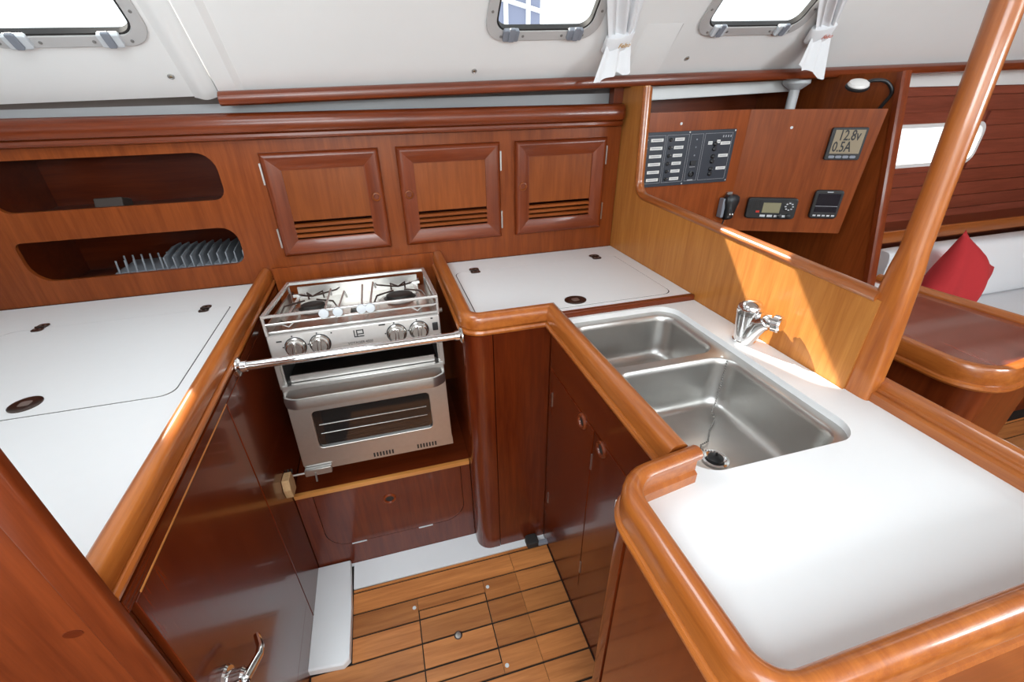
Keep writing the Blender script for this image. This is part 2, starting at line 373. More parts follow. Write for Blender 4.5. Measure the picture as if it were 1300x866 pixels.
# windows
for i, (c, h, s0, xa, xb) in enumerate(WIN):
    wn = thing(f'window_{i+1}', ['left cabin window with pale frame above the open shelf slots', 'middle cabin window with grey latches above the locker doors', 'right cabin window with pale latches above the switch panel'][i], None, CS(c, s0, 0), kind='structure')
    out = rrect(c-h, c+h, s0, s0+WH, 0.06, 7); inn = rrect(c-h+0.030, c+h-0.030, s0+0.030, s0+WH-0.030, 0.038, 7)
    fr = G().plate(out, [inn], 0.0, 0.007, CS).build('frame', ALU, wn, bevel=0.002)
    o2 = rrect(c-h+0.029, c+h-0.029, s0+0.029, s0+WH-0.029, 0.039, 7); i2 = rrect(c-h+0.035, c+h-0.035, s0+0.035, s0+WH-0.035, 0.034, 7)
    G().plate(o2, [i2], -0.014, 0.004, CS).build('gasket', RUBBER, wn)
    o3 = rrect(c-h+0.0345, c+h-0.0345, s0+0.0345, s0+WH-0.0345, 0.034, 7)
    G().prism(o3, -0.012, -0.008, CS).build('pane', GLASS, wn)
    for xx in (xa, xb):
        m = [GREYP, GREYP, PALEP][i] if i != 0 else PALEP
        la = G().prism(rrect(xx-0.024, xx+0.024, s0+0.006, s0+0.040, 0.004, 2), 0.005, 0.018, CS).build('latch', m, wn, bevel=0.002)
        G().prism(rrect(xx-0.009, xx+0.009, s0+0.010, s0+0.050, 0.003, 2), 0.016, 0.025, CS).build('latch_lever', GREYP, la, bevel=0.002)
    for xx in (c-h+0.05, xa+0.04, xb-0.04, c+h-0.05):
        G().lathe([(0.004, 0), (0.004, 0.0015), (0.002, 0.002)], CS(xx, s0+0.015, 0.007), _csn, 10).build('screw', plain('screw_grey', (0.25, 0.24, 0.23), 0.4, 0.4), wn)
    for xx in (c-h+0.014, c+h-0.014):
        G().lathe([(0.004, 0), (0.004, 0.0015), (0.002, 0.002)], CS(xx, s0+0.09, 0.007), _csn, 10).build('screw', plain('screw_grey', (0.25, 0.24, 0.23), 0.4, 0.4), wn)

# roof with companionway and saloon openings, plus one added over the galley for fill
ROOF = 1.662-SMAX*math.sin(TH)
G().plate([(-1.7, -1.3), (4.3, -1.3), (4.3, ROOF+0.02), (-1.7, ROOF+0.02)], [[(-0.85, -1.2), (0.35, -1.2), (0.35, -0.3), (-0.85, -0.3)], [(1.32, 0.68), (1.88, 0.68), (1.88, 1.08), (1.32, 1.08)], [(-0.70, 0.38), (-0.14, 0.38), (-0.14, 0.98), (-0.70, 0.98)]], 1.885, 1.93).build('ceiling', LINER, None, 'white cabin roof with open hatches overhead', kind='structure')
G().plate([(-1.7, 0), (4.3, 0), (4.3, 1.93), (-1.7, 1.93)], [rrect(-1.15+k*1.5, -0.05+k*1.5, 1.51, 1.81, 0.06) for k in range(3)], -1.36, -1.3, XZ).build('wall_starboard', LINER, None, 'unseen side of the cabin behind the viewer, white for bounced fill', kind='structure')  # unseen; white finish and window holes added to bring in fill light
G().box(-1.74, -1.7, -1.36, 2.15, 0, 1.93).build('wall_aft', LINER, None, 'unseen aft end of the cabin, white for bounced fill', kind='structure')  # unseen; made white to bounce fill light
G().box(4.3, 4.34, -1.36, 2.15, 0, 1.93).build('wall_forward', wood('teak', 'z'), None, 'varnished wooden forward end of the saloon', kind='structure')

# ---- long batten under the cabin side
def bz(x): return 1.474+SL*x
def rail_x(name, x0, x1, prof, mat, label):
    g = G(); n = 14
    g.loft([[Vector((x, y, bz(x)+z)) for y, z in prof] for x in [x0+(x1-x0)*k/n for k in range(n+1)]])
    return g.build(name, mat, None, label, kind='structure')
bp_ = [(1.640, -0.020), (1.612, -0.020), (1.602, -0.016), (1.598, -0.006), (1.600, 0.006), (1.608, 0.014), (1.622, 0.018), (1.640, 0.018)]
rail_x('trim_2', -0.402, 4.28, bp_, wood('mahogany', 'x'), 'long varnished batten running under the white cabin side')
# ---- aft bulkhead end at the left of the viewer
ab = thing('wall_left', 'varnished bulkhead end with rounded vertical edge at the near left', None, (-0.9, 0.465, 0), kind='structure')
G().box(-1.7, -0.436, 0.440, 0.4525, 0, 1.36).build('panel', wood('mahogany', 'z'), ab)
G().prism(rrect(-0.438, -0.401, 0.438, 0.4530, [0.004, 0.007, 0.001, 0.001]), 0, 1.375).build('edge_trim', wood('mahogany', 'z'), ab)
G().box(-1.7, -0.438, 0.432, 0.4605, 1.36, 1.375).build('cap_rail', wood('mahogany', 'x'), ab, bevel=0.004)
G().lathe([(0.007, 0), (0.007, 0.001)], (-0.456, 0.440, 0.872), (0, -1, 0), 14, ex=1.6, xdir=(1, 0, 0)).build('plug', wood('cabinet', 'x'), ab)

# ---- galley divider (x = 0.906) with trim
XD = 0.906
pr = fillet([(0.565, 0.87), (1.66, 0.87), (1.66, 1.475), (1.512, 1.475), (1.490, 1.128), (0.565, 1.092)], [0, 0, 0, 0, 0.05, 0])
G().prism(pr, XD, XD+0.02, YZ).build('wall_right', wood('honey', 'z'), None, 'low varnished divider between the sink worktop and the chart table', kind='structure')
tp = [(0.012*math.cos(a)*1.05, XD+0.010+0.017*math.sin(a)) for a in [2*math.pi*k/12 for k in range(12)]]
G().sweep(tp, fillet([(0.575, 1.096), (1.490, 1.132), (1.514, 1.47)], [0, 0.055, 0], 8), YZ).build('trim_3', wood('fiddle', 'y'), None, 'rounded varnished capping on the low divider', kind='structure')
# added dark filler hiding a bright gap between moulding end and divider post
# ---- chart area bulkhead further right with slanted edge
XB = 1.80
ea, eb = onx(1146, 98, XB), onx(1106, 334, XB)
d_ = (ea-eb)/(ea.z-eb.z); lo_ = eb-d_*eb.z
G().prism([(lo_.y, 0), (2.0, 0), (2.0, 1.50), (eb.y+d_.y*(1.50-eb.z), 1.50)], XB, XB+0.02, YZ).build('wall_chart', wood('teak', 'z'), None, 'varnished bulkhead with slanted edge beside the instrument panel', kind='structure')
G().sweep([(-0.014, XB-0.008), (0.004, XB-0.009), (0.010, XB-0.004), (0.012, XB+0.010), (0.010, XB+0.024), (0.004, XB+0.029), (-0.014, XB+0.028)], [(lo_.y, 0.0), (eb.y+d_.y*(1.5-eb.z), 1.5)], YZ, side=-1).build('trim_4', wood('mahogany', 'z'), None, 'rounded edge trim on the slanted chart bulkhead', kind='structure')

# ================================================================== GALLEY
# ---- wall locker
wl = thing('wall_locker', 'varnished wall locker with two open shelf slots and three louvred doors', 'locker', (-0.1, 1.8, 0.90))
YW = 1.64
DOORS = [(-0.345, 0.017, 1), (0.073, 0.431, -1), (0.487, 0.842, -1)]
DZ0, DZ1 = 0.987, 1.317
hol = [rrect(-1.075, -0.472, 1.186, 1.326, [0.035, 0.035, 0.055, 0.035]), rrect(-1.082, -0.474, 0.976, 1.100, [0.06, 0.035, 0.05, 0.02])]
hol += [[(a+0.03, DZ0+0.03), (b-0.03, DZ0+0.03), (b-0.03, DZ1-0.03), (a+0.03, DZ1-0.03)] for a, b, _ in DOORS]
G().plate([(-1.5, 0.902), (0.903, 0.902), (0.903, 1.40), (-1.5, 1.40)], hol, YW, YW+0.014, XZ).build('face_panel', wood('teak', 'z'), wl)
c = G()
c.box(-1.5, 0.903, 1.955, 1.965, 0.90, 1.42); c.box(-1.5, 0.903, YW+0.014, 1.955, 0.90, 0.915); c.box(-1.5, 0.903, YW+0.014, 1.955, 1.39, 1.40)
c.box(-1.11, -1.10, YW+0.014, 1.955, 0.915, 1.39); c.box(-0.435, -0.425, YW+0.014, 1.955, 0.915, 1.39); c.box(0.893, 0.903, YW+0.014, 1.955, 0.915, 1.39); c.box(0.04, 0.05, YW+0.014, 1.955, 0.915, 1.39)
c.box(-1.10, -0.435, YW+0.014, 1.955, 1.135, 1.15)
c.build('carcass', wood('cabinet', 'x', 0.4, 0.2), wl)  # darker wood tone deepens the shade inside the locker
mo = [(0.0, 1.356), (0.022, 1.357), (0.029, 1.360), (0.032, 1.366), (0.031, 1.373), (0.026, 1.377), (0.040, 1.379), (0.044, 1.386), (0.046, 1.398), (0.045, 1.411), (0.040, 1.421), (0.031, 1.427), (0.018, 1.430), (0.0, 1.430)]
g = G(); n = 16
g.loft([[Vector((x, YW-u*k_, z-0.0035*(x+0.95))) for u, z in mo] for x, k_ in [(-1.5+2.38*k/n, 1) for k in range(n+1)]+[(0.892, 0.8), (0.895, 0.5)]])
g.build('moulding', wood('mahogany', 'x'), wl, label='thick rounded mahogany moulding', ang=32)
fp = [(0, 0), (0, 0.012), (0.003, 0.018), (0.009, 0.0215), (0.016, 0.0215), (0.048, 0.011), (0.054, 0.0105), (0.054, 0)]
for x0, x1, hs in DOORS:
    FW = 0.054
    dr = G().box(x0+FW-0.004, x1-FW+0.004, YW-0.008, YW+0.004, DZ0+0.115, DZ1-FW+0.004).build('door', wood('panel', 'z'), wl, bevel=0.001)
    cs = [(x0, DZ0), (x1, DZ0), (x1, DZ1), (x0, DZ1)]; sg = [(1, 1), (-1, 1), (-1, -1), (1, -1)]
    for k in range(4):
        a, b = cs[k], cs[(k+1) % 4]; sa, sb = sg[k], sg[(k+1) % 4]
        gg = G().loft([[Vector((a[0]+sa[0]*u, YW-t, a[1]+sa[1]*u)) for u, t in fp], [Vector((b[0]+sb[0]*u, YW-t, b[1]+sb[1]*u)) for u, t in fp]])
        gg.build('frame_rail' if k % 2 == 0 else 'frame_stile', wood('mahogany', 'x' if k % 2 == 0 else 'z'), dr)
    for k in range(3):
        z = DZ0+0.060+k*0.0172
        G().loft([[Vector((x, y, zz)) for y, zz in ((YW-0.010, z), (YW-0.010, z+0.009), (YW+0.001, z+0.011), (YW+0.001, z))] for x in (x0+FW-0.003, x1-FW+0.003)]).build('slat', wood('panel', 'x'), dr)
    xk = x1-0.027 if hs == 1 else x0+0.027
    ring_pull(dr, (xk, YW-0.0185, 1.165), (0, -1, 0), wood('panel', 'z'), 0.0135, wood('mahogany', 'z'))
    xh = x0-0.003 if hs == 1 else x1+0.003
    for zz in (1.05, 1.255):
        G().box(xh-0.0025, xh+0.0025, YW-0.012, YW, zz-0.032, zz+0.032).build('hinge', STEEL, dr)

G().box(0.868, 0.9045, 1.655, 1.69, 1.40, 1.50).build('added_filler', wood('mahogany', 'z'), wl)  # dark board added to cover a bright strip beside the post
# things inside the slots
dk = thing('dish_rack', 'pale grey plastic dish rack with upright fins inside the lower slot', 'dish rack', (-0.66, 1.78, 0.915))
RACK = plain('rack_plastic', (0.28, 0.30, 0.33), 0.45)
G().box(-0.90, -0.455, 1.70, 1.86, 0.915, 0.966).build('tray', RACK, dk, bevel=0.01)
for k in range(11):
    x = -0.735+k*0.027
    G().loft([[Vector((x+t, y, z)) for y, z in ((1.69, 0.96), (1.86, 0.96), (1.86, 1.012), (1.78, 1.018), (1.69, 1.006))] for t in (0, 0.004)]).build('fin', RACK, dk)
for k in range(6):
    for y in (1.70, 1.76): G().tube([(-0.88+k*0.026, y, 0.96), (-0.878+k*0.026, y+0.003, 1.006)], 0.0028, 6).build('peg', RACK, dk)
G().loft([[Vector((x, y, z)) for y, z in ((1.72, 1.151), (1.80, 1.151), (1.80, 1.185), (1.74, 1.200))] for x in (-0.88, -0.80)]).build('small_box', plain('dark_card', (0.05, 0.035, 0.028), 0.6), None, 'small dark box lying inside the upper open slot', 'box', bevel=0.004)

# ---- left base cabinet
lc = thing('base_cabinet', 'tall glossy mahogany cabinet under the left white worktop', 'cabinet', (-0.9, 1.05, 0))
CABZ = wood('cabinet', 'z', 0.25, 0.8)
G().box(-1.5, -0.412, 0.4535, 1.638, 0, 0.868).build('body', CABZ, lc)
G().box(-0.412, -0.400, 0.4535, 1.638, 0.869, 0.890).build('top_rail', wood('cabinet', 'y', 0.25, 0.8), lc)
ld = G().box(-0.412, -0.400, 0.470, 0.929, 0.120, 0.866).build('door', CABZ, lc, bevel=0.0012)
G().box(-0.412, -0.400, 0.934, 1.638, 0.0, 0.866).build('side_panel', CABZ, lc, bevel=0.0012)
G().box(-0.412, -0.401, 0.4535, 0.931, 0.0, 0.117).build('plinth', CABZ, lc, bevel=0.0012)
G().box(-0.4005, -0.3992, 0.484, 0.931, 0.8655, 0.8685).build('inlay_strip', wood('pale', 'y'), lc)
# lever handle on that door
hd = onx(293, 868, -0.385)
lh = G().lathe([(0.032, 0), (0.032, 0.010), (0.029, 0.014), (0.022, 0.015), (0.022, 0.036), (0.018, 0.041)], (-0.400, hd.y, hd.z), (1, 0, 0), 22).build('lever_handle', CHROME, ld, label='chrome lever handle')
hp = [Vector((-0.362, hd.y, hd.z))]+[onx(*q, X) for q, X in (((312, 862), -0.352), ((329, 832), -0.350), ((330.5, 820), -0.353), ((326, 806), -0.366))]
G().tube([(-0.375, hd.y, hd.z)]+hp, [0.010, 0.010, 0.0085, 0.0075, 0.007, 0.006], 10).build('lever', CHROME, lh)

# ---- left worktop with lid and fiddle
def hinge(parent, p, ang=0.0, sx=1.0):
    rot = Matrix.Rotation(ang, 4, 'Z'); M_ = Matrix.Translation(p) @ rot
    g1 = G().prism(rrect(-0.014*sx, 0.014*sx, 0.002, 0.026, 0.009, 4), 0, 0.0025).prism(rrect(-0.014*sx, 0.014*sx, -0.026, -0.002, 0.009, 4), 0, 0.0025)
    g1.tube([(-0.012*sx, 0, 0.003), (0.012*sx, 0, 0.003)], 0.0032, 8)
    o = g1.xf(M_).build('hinge', DARKM, parent)
    for yy in (0.013, -0.013):
        for xx in (-0.006*sx, 0.006*sx):
            G().lathe([(0.003, 0.0025), (0.003, 0.0032), (0.001, 0.0034)], (xx, yy, 0), (0, 0, 1), 8).xf(M_).build('screw', STEEL, o)
def ring_latch(parent, p, rx, ry=None):
    o = G().lathe([(0.030, 0), (0.030, 0.002), (0.027, 0.0032), (0.012, 0.0022), (0.011, 0.0008)], p, (0, 0, 1), 28, ex=rx, xdir=(1, 0.1, 0)).build('ring_latch', DARKM, parent)
    G().prism(rrect(p[0]-0.011, p[0]+0.011, p[1]-0.010, p[1]+0.010, 0.005, 3), p[2]+0.001, p[2]+0.003).build('latch_button', STEEL, o)
lw = thing('worktop', 'white laminate worktop with hinged lid and wooden fiddle on the left', 'worktop', (-0.95, 1.05, 0.87))
LL = (-1.085, -0.500, 0.951, 1.445); LR = [0.03, 0.03, 0.006, 0.04]
G().plate([(-1.5, 0.4535), (-0.433, 0.4535), (-0.433, 1.638), (-1.5, 1.638)], [rrect(*LL, LR)], 0.869, 0.900).build('top', WHITE, lw)
G().plate(rrect(LL[0]+0.0001, LL[1]-0.0001, LL[2]+0.0001, LL[3]-0.0001, LR), [rrect(LL[0]+0.0026, LL[1]-0.0026, LL[2]+0.0026, LL[3]-0.0026, LR)], 0.871, 0.8996).build('lid_seal', RUBBER, lw)
G().plate(rrect(LL[0]-0.006, LL[1]+0.006, LL[2]-0.006, LL[3]+0.006, LR), [], 0.866, 0.8695).build('lid_ledge', DARKIN, lw)
lid = G().prism(rrect(LL[0]+0.0026, LL[1]-0.0026, LL[2]+0.0026, LL[3]-0.0026, LR), 0.871, 0.9006).build('lid', WHITE, lw)
hinge(lid, (-1.0, 1.446, 0.9008)); hinge(lid, (-0.573, 1.446, 0.9008)); ring_latch(lid, (-0.797, 1.003, 0.9008), 1.0)
G().sweep(fprof(ZB, ZF, 0.031, 0.889), [(-0.437, 0.4535), (-0.437, 1.637)], side=1).build('fiddle', wood('fiddle', 'y'), lw)

# ---- corner cabinet (column) right of the stove, with sink cabinet and peninsula cabinet
cc = thing('corner_cabinet', 'mahogany corner cabinet with rounded post beside the stove', 'cabinet', (0.3, 1.3, 0))
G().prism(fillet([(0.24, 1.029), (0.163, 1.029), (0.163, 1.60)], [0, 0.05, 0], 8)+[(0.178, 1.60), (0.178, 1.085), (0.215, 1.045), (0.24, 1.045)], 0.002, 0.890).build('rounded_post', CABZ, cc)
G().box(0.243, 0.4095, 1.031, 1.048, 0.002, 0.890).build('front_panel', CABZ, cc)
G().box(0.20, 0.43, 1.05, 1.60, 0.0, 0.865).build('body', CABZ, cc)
sc = thing('sink_cabinet', 'mahogany cabinet with two ring-pull doors under the double sink', 'cabinet', (0.6, 0.73, 0))
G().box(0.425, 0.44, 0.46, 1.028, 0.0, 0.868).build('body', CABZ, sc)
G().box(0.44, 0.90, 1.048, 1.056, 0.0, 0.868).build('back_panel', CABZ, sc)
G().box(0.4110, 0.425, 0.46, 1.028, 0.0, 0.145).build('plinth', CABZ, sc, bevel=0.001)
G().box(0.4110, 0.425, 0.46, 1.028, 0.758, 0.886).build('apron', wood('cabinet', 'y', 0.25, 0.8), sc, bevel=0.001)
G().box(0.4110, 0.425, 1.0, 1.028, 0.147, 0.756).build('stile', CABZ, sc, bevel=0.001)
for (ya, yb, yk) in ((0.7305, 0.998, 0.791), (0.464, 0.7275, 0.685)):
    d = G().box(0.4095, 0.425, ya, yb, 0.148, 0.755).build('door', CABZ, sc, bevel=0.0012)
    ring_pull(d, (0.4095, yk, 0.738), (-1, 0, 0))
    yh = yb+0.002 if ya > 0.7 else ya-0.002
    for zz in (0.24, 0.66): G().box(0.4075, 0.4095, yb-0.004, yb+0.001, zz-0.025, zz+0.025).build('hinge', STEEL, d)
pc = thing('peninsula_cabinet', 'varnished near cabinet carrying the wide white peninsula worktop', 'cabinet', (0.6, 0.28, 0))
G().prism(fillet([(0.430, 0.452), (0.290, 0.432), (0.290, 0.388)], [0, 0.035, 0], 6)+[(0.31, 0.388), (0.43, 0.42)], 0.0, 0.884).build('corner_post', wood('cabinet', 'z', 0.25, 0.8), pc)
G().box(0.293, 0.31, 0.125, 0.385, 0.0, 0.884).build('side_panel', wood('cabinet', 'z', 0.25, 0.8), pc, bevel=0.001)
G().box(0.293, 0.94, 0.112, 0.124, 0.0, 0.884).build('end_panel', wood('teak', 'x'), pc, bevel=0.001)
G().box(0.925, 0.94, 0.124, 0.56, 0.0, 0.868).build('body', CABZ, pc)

# ---- corner worktop
cw = thing('worktop', 'white corner worktop with hinged lid beyond the sink', 'worktop', (0.55, 1.35, 0.87))
RL = (0.221, 0.856, 1.113, 1.518); RR = [0.0, 0.035, 0.012, 0.03]
G().plate([(0.190, 1.091), (0.904, 1.091), (0.904, 1.638), (0.190, 1.638)], [rrect(*RL, RR)], 0.869, 0.900).build('top', WHITE, cw)
G().plate(rrect(RL[0]+0.0001, RL[1]-0.0001, RL[2]+0.0001, RL[3]-0.0001, RR), [rrect(RL[0]+0.0026, RL[1]-0.0026, RL[2]+0.0026, RL[3]-0.0026, RR)], 0.871, 0.8996).build('lid_seal', RUBBER, cw)
G().plate(rrect(RL[0]-0.006, RL[1]+0.006, RL[2]-0.006, RL[3]+0.006, 0.02), [], 0.866, 0.8695).build('lid_ledge', DARKIN, cw)
lid = G().prism(rrect(RL[0]+0.0026, RL[1]-0.0026, RL[2]+0.0026, RL[3]-0.0026, RR), 0.871, 0.9006).build('lid', WHITE, cw)
hinge(lid, (0.296, 1.516, 0.9008), 0, 1.25); hinge(lid, (0.778, 1.519, 0.9008), 0.0, 1.25); ring_latch(lid, (0.537, 1.155, 0.9008), 1.15)
G().box(0.425, 0.904, 1.074, 1.0905, 0.870, 0.9025).build('divider_strip', wood('mahogany', 'x'), cw, bevel=0.002)
path = fillet([(0.197, 1.637), (0.197, 1.067), (0.430, 1.067), (0.430, 0.452)], [0, 0.02, 0, 0], 8)
fpath = [(0.195, 1.637)]+[(0.195, 1.10)]
fpath = fillet([(0.195, 1.637), (0.195, 1.062), (0.430, 1.062), (0.430, 0.452)], [0, 0.022, 0, 0], 8)
G().sweep(fprof(ZB, ZF, 0.036, 0.886), fpath, side=1).build('fiddle', wood('fiddle', 'y'), cw)

# ---- peninsula worktop with sink cut-out
ZS = 0.886
pw = thing('worktop', 'wide white peninsula worktop holding the sink, edged by a high wooden fiddle', 'worktop', (0.6, 0.5, 0.87))
SK = (0.452, 0.812, 0.436, 1.064)
G().plate([(0.428, 1.073), (0.904, 1.073), (0.904, 0.565), (0.926, 0.565), (0.926, 0.125), (0.293, 0.125), (0.293, 0.43), (0.428, 0.44)], [rrect(*SK, 0.055, 8)], 0.870, ZS).build('top', WHITE, pw)
fpath = fillet([(0.437, 0.424), (0.302, 0.404), (0.302, 0.141), (0.99, 0.141)], [0, 0.045, 0.032, 0], 8)
G().sweep(fprof(ZB-0.008, ZF+0.004, 0.030, ZS-0.003), fpath, side=1).build('fiddle', wood('fiddle', 'y'), pw)
G().sweep([(-0.002, ZS-0.016), (-0.002, ZS+0.018), (0.003, ZS+0.022), (0.009, ZS+0.022), (0.010, ZS+0.028), (0.014, ZS+0.030), (0.015, ZS+0.037), (0.020, ZS+0.044), (0.028, ZS+0.047), (0.036, ZS+0.044), (0.040, ZS+0.036), (0.041, ZS-0.016)], [(0.921, 0.560), (0.921, 0.125)], side=-1).build('rail', wood('fiddle', 'y'), pw, ang=28)

# ---- double sink
sk = thing('double_sink', 'brushed steel double-bowl sink let into the peninsula worktop', 'sink', (0.63, 0.75, 0.73))
B1 = (0.464, 0.790, 0.806, 1.040); B2 = (0.464, 0.790, 0.448, 0.782)
ZK = 0.872
G().plate(rrect(0.445, 0.822, 0.430, 1.072, 0.05), [rrect(*B1, 0.05, 8), rrect(*B2, 0.05, 8)], ZK-0.0035, ZK-0.002).build('flange', SINKM, sk)
def basin(b, zb):
    x0, x1, y0, y1 = b; L = []
    for ins, z, r in ((0, ZK-0.002, 0.05), (0.003, ZK-0.005, 0.048), (0.005, ZK-0.02, 0.047), (0.012, zb+0.030, 0.05), (0.016, zb+0.014, 0.05), (0.024, zb+0.004, 0.045), (0.036, zb, 0.04), (0.10, zb-0.003, 0.01)):
        L.append([(a, c_, z) for a, c_ in rrect(x0+ins, x1-ins, y0+ins, y1-ins, r, 8)])
    return G().loft(L, False, True)
basin(B1, 0.740).build('bowl', SINKM, sk, ang=60)
bw = basin(B2, 0.737).build('bowl', SINKM, sk, ang=60)
dc = onz(908, 583, 0.736)
G().lathe([(0.030, 0), (0.029, 0.003), (0.024, 0.0045), (0.017, 0.001), (0.008, 0.001)], (dc.x, dc.y, 0.7345), (0, 0, 1), 24).build('drain', CHROME, bw)
G().lathe([(0.016, 0), (0.017, 0.006), (0.012, 0.010), (0.003, 0.013), (0.002, 0.02)], (dc.x, dc.y, 0.735), (0, 0, 1), 20).build('plug', BLACK, bw)
ct = ony(923, 459, 0.758)
cpts = [ct, ony(915, 487, 0.750), ony(908, 512, 0.738), onz(904, 522, 0.752), onz(907, 532, 0.743), onz(901, 546, 0.741), onz(899, 560, 0.741), onz(890, 565, 0.741), onz(889, 571, 0.742), Vector((dc.x, dc.y, 0.757))]
ch = G(); tot = 0
for a, b in zip(cpts[:-1], cpts[1:]):
    L = (b-a).length; k = max(1, int(L/0.0058))
    for j in range(k):
        p = a.lerp(b, j/k); r = 0.0027
        ch._add([p+Vector(q)*r for q in ((1, 0, 0), (0, 1, 0), (-1, 0, 0), (0, -1, 0), (0, 0, 1), (0, 0, -1))], [(0, 1, 4), (1, 2, 4), (2, 3, 4), (3, 0, 4), (1, 0, 5), (2, 1, 5), (3, 2, 5), (0, 3, 5)])
ch.build('ball_chain', plain('chain_steel', (0.12, 0.11, 0.10), 0.35, 0.8), bw, kind='stuff')
G().lathe([(0.006, 0), (0.006, 0.002), (0.003, 0.004)], (ct.x, 0.778, ct.z), (0, -1, 0), 12).build('chain_stud', CHROME, bw)

# ---- faucet
fb = onz(952, 431, ZS)
fc = thing('faucet', 'short chrome pillar faucet on the worktop behind the sink', 'faucet', (0.866, fb.y, ZS))
fx, fy = 0.860, fb.y
L = []
for t, r in ((0, 0.028), (0.005, 0.028), (0.007, 0.0255), (0.04, 0.0275), (0.082, 0.0305)):
    o_ = Vector((fx-0.10*t, fy-0.05*t, ZS+t)); L.append([o_+Vector((c_*r, d_*r, 0)) for c_, d_ in circ(24)])
G().loft(L).build('pillar', CHROME, fc)
L = []
for t, r in ((0.083, 0.031), (0.094, 0.0315), (0.106, 0.0285), (0.114, 0.021), (0.118, 0.010)):
    o_ = Vector((fx-0.10*t, fy-0.05*t, ZS+t)); L.append([o_+Vector((c_*r, d_*r, 0)) for c_, d_ in circ(24)])
G().loft(L).build('cap', CHROME, fc)
sp = Vector((0.25, -0.95, 0.10)).normalized(); so = Vector((fx-0.007, fy-0.014, ZS+0.076))
G().tube([so-Vector((0, 0, 0.070))+sp*0.0, so+sp*0.010-Vector((0, 0, 0.036)), so+sp*0.022-Vector((0, 0, 0.010)), so+sp*0.036], [0.016, 0.021, 0.024, 0.022], 18).build('spout_arm', CHROME, fc)
so = so+sp*0.006
sn = G().lathe([(0.016, 0.026), (0.018, 0.032), (0.018, 0.041), (0.013, 0.043), (0.014, 0.047), (0.019, 0.049), (0.019, 0.064), (0.015, 0.068)], so, sp, 18).build('nozzle', CHROME, fc)
for k in range(8):
    a = 2*math.pi*k/8; u = sp.orthogonal().normalized(); v = sp.cross(u); q = so+sp*0.055+(u*math.cos(a)+v*math.sin(a))*0.019
    G().tube([q-sp*0.006, q+sp*0.006], 0.0028, 6).build('knurl', CHROME, sn)

# ---- grab pole standing at the end of the divider
pb, pm, pt = Vector((0.928, 0.553, ZS)), onx(1161, 318, 0.928), onx(1284, -8, 0.928)
up = (pt-pm).normalized(); top = pm+up*((1.885-pm.z)/up.z)
gp = thing('grab_pole', 'varnished wooden grab pole rising from the worktop by the chart table', 'pole', pb)
def oct_(c_, hx, hy, e): return [c_+Vector((math.copysign(abs(math.cos(a))**e, math.cos(a))*hx, math.copysign(abs(math.sin(a))**e, math.sin(a))*hy, 0)) for a in [2*math.pi*k/24 for k in range(24)]]
L = []
for t, hx, hy, e in ((0, 0.018, 0.036, 0.35), (0.12, 0.019, 0.034, 0.35), (0.2, 0.020, 0.030, 0.45)): 
    L.append(oct_(pb.lerp(pm, t/0.31*0.95) if t else pb, hx, hy, e))
L.append(oct_(pm.lerp(pb, 0.12), 0.0215, 0.026, 0.7)); L.append(oct_(pm, 0.022, 0.023, 1.0)); L.append(oct_(pm+up*0.1, 0.021, 0.021, 1.0)); L.append(oct_(top, 0.021, 0.021, 1.0))
G().loft(L).build('shaft', wood('fiddle', 'z'), gp)

# ---- stove recess: platform, drop front
sb = thing('stove_plinth', 'mahogany plinth with drop-front locker below the stove', 'cabinet', (-0.12, 1.3, 0))
G().box(-0.398, 0.163, 1.118, 1.63, 0.362, 0.380).build('platform', wood('cabinet', 'x', 0.35, 0.4), sb)
G().box(-0.398, 0.161, 1.104, 1.118, 0.366, 0.3815).build('edge_strip', wood('pale', 'x'), sb, bevel=0.0015)
dl = rrect(-0.347, 0.130, 0.108, 0.364, [0.075, 0.075, 0, 0], 8)
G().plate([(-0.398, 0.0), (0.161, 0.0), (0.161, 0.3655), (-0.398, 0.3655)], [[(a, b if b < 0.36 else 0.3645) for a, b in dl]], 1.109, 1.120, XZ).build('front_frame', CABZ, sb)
dfl = rrect(-0.3455, 0.1285, 0.1095, 0.363, [0.0745, 0.0745, 0, 0], 8)
df = G().prism(dfl, 1.1085, 1.120, XZ).build('drop_front', CABZ, sb, bevel=0.001)
ring_pull(df, (-0.118, 1.1085, 0.283), (0, -1, 0))
for px in ((-0.272, -0.222), (-0.04, 0.01)): G().box(px[0], px[1], 1.1065, 1.109, 0.105, 0.1085).build('hinge', PALEP, df)
G().box(-0.398, 0.163, 1.625, 1.637, 0.38, 0.95).build('recess_back', wood('teak', 'z'), sb)
# door catch on the floor
dcx = thing('door_catch', 'small black rubber door catch on the floor by the sink cabinet', 'door catch', (0.375, 1.0, 0))
G().prism(rrect(0.333, 0.378, 0.985, 1.028, 0.010, 3), 0.003, 0.030).build('body', RUBBER, dcx, bevel=0.004)
G().box(0.376, 0.417, 0.985, 1.003, 0.006, 0.018).build('tongue', GREYP, dcx, bevel=0.002)

# ---- crash bar
cb = thing('crash_bar', 'chrome safety bar across the front of the stove', 'rail', (-0.12, 1.085, 0.86))
b0, b1 = onx(305, 466, -0.396), onx(586, 425, 0.160); yb_ = (b0.y+b1.y)/2; zb_ = (b0.z+b1.z)/2
G().tube([(-0.396, yb_, zb_), (0.161, yb_, zb_)], 0.0115, 14).build('bar', CHROME, cb)
for xx, sg_ in ((-0.399, 1), (0.162, -1)): G().lathe([(0.024, 0), (0.024, 0.004), (0.015, 0.008), (0.014, 0.02)], (xx, yb_, zb_), (sg_, 0, 0), 18).build('flange', CHROME, cb)

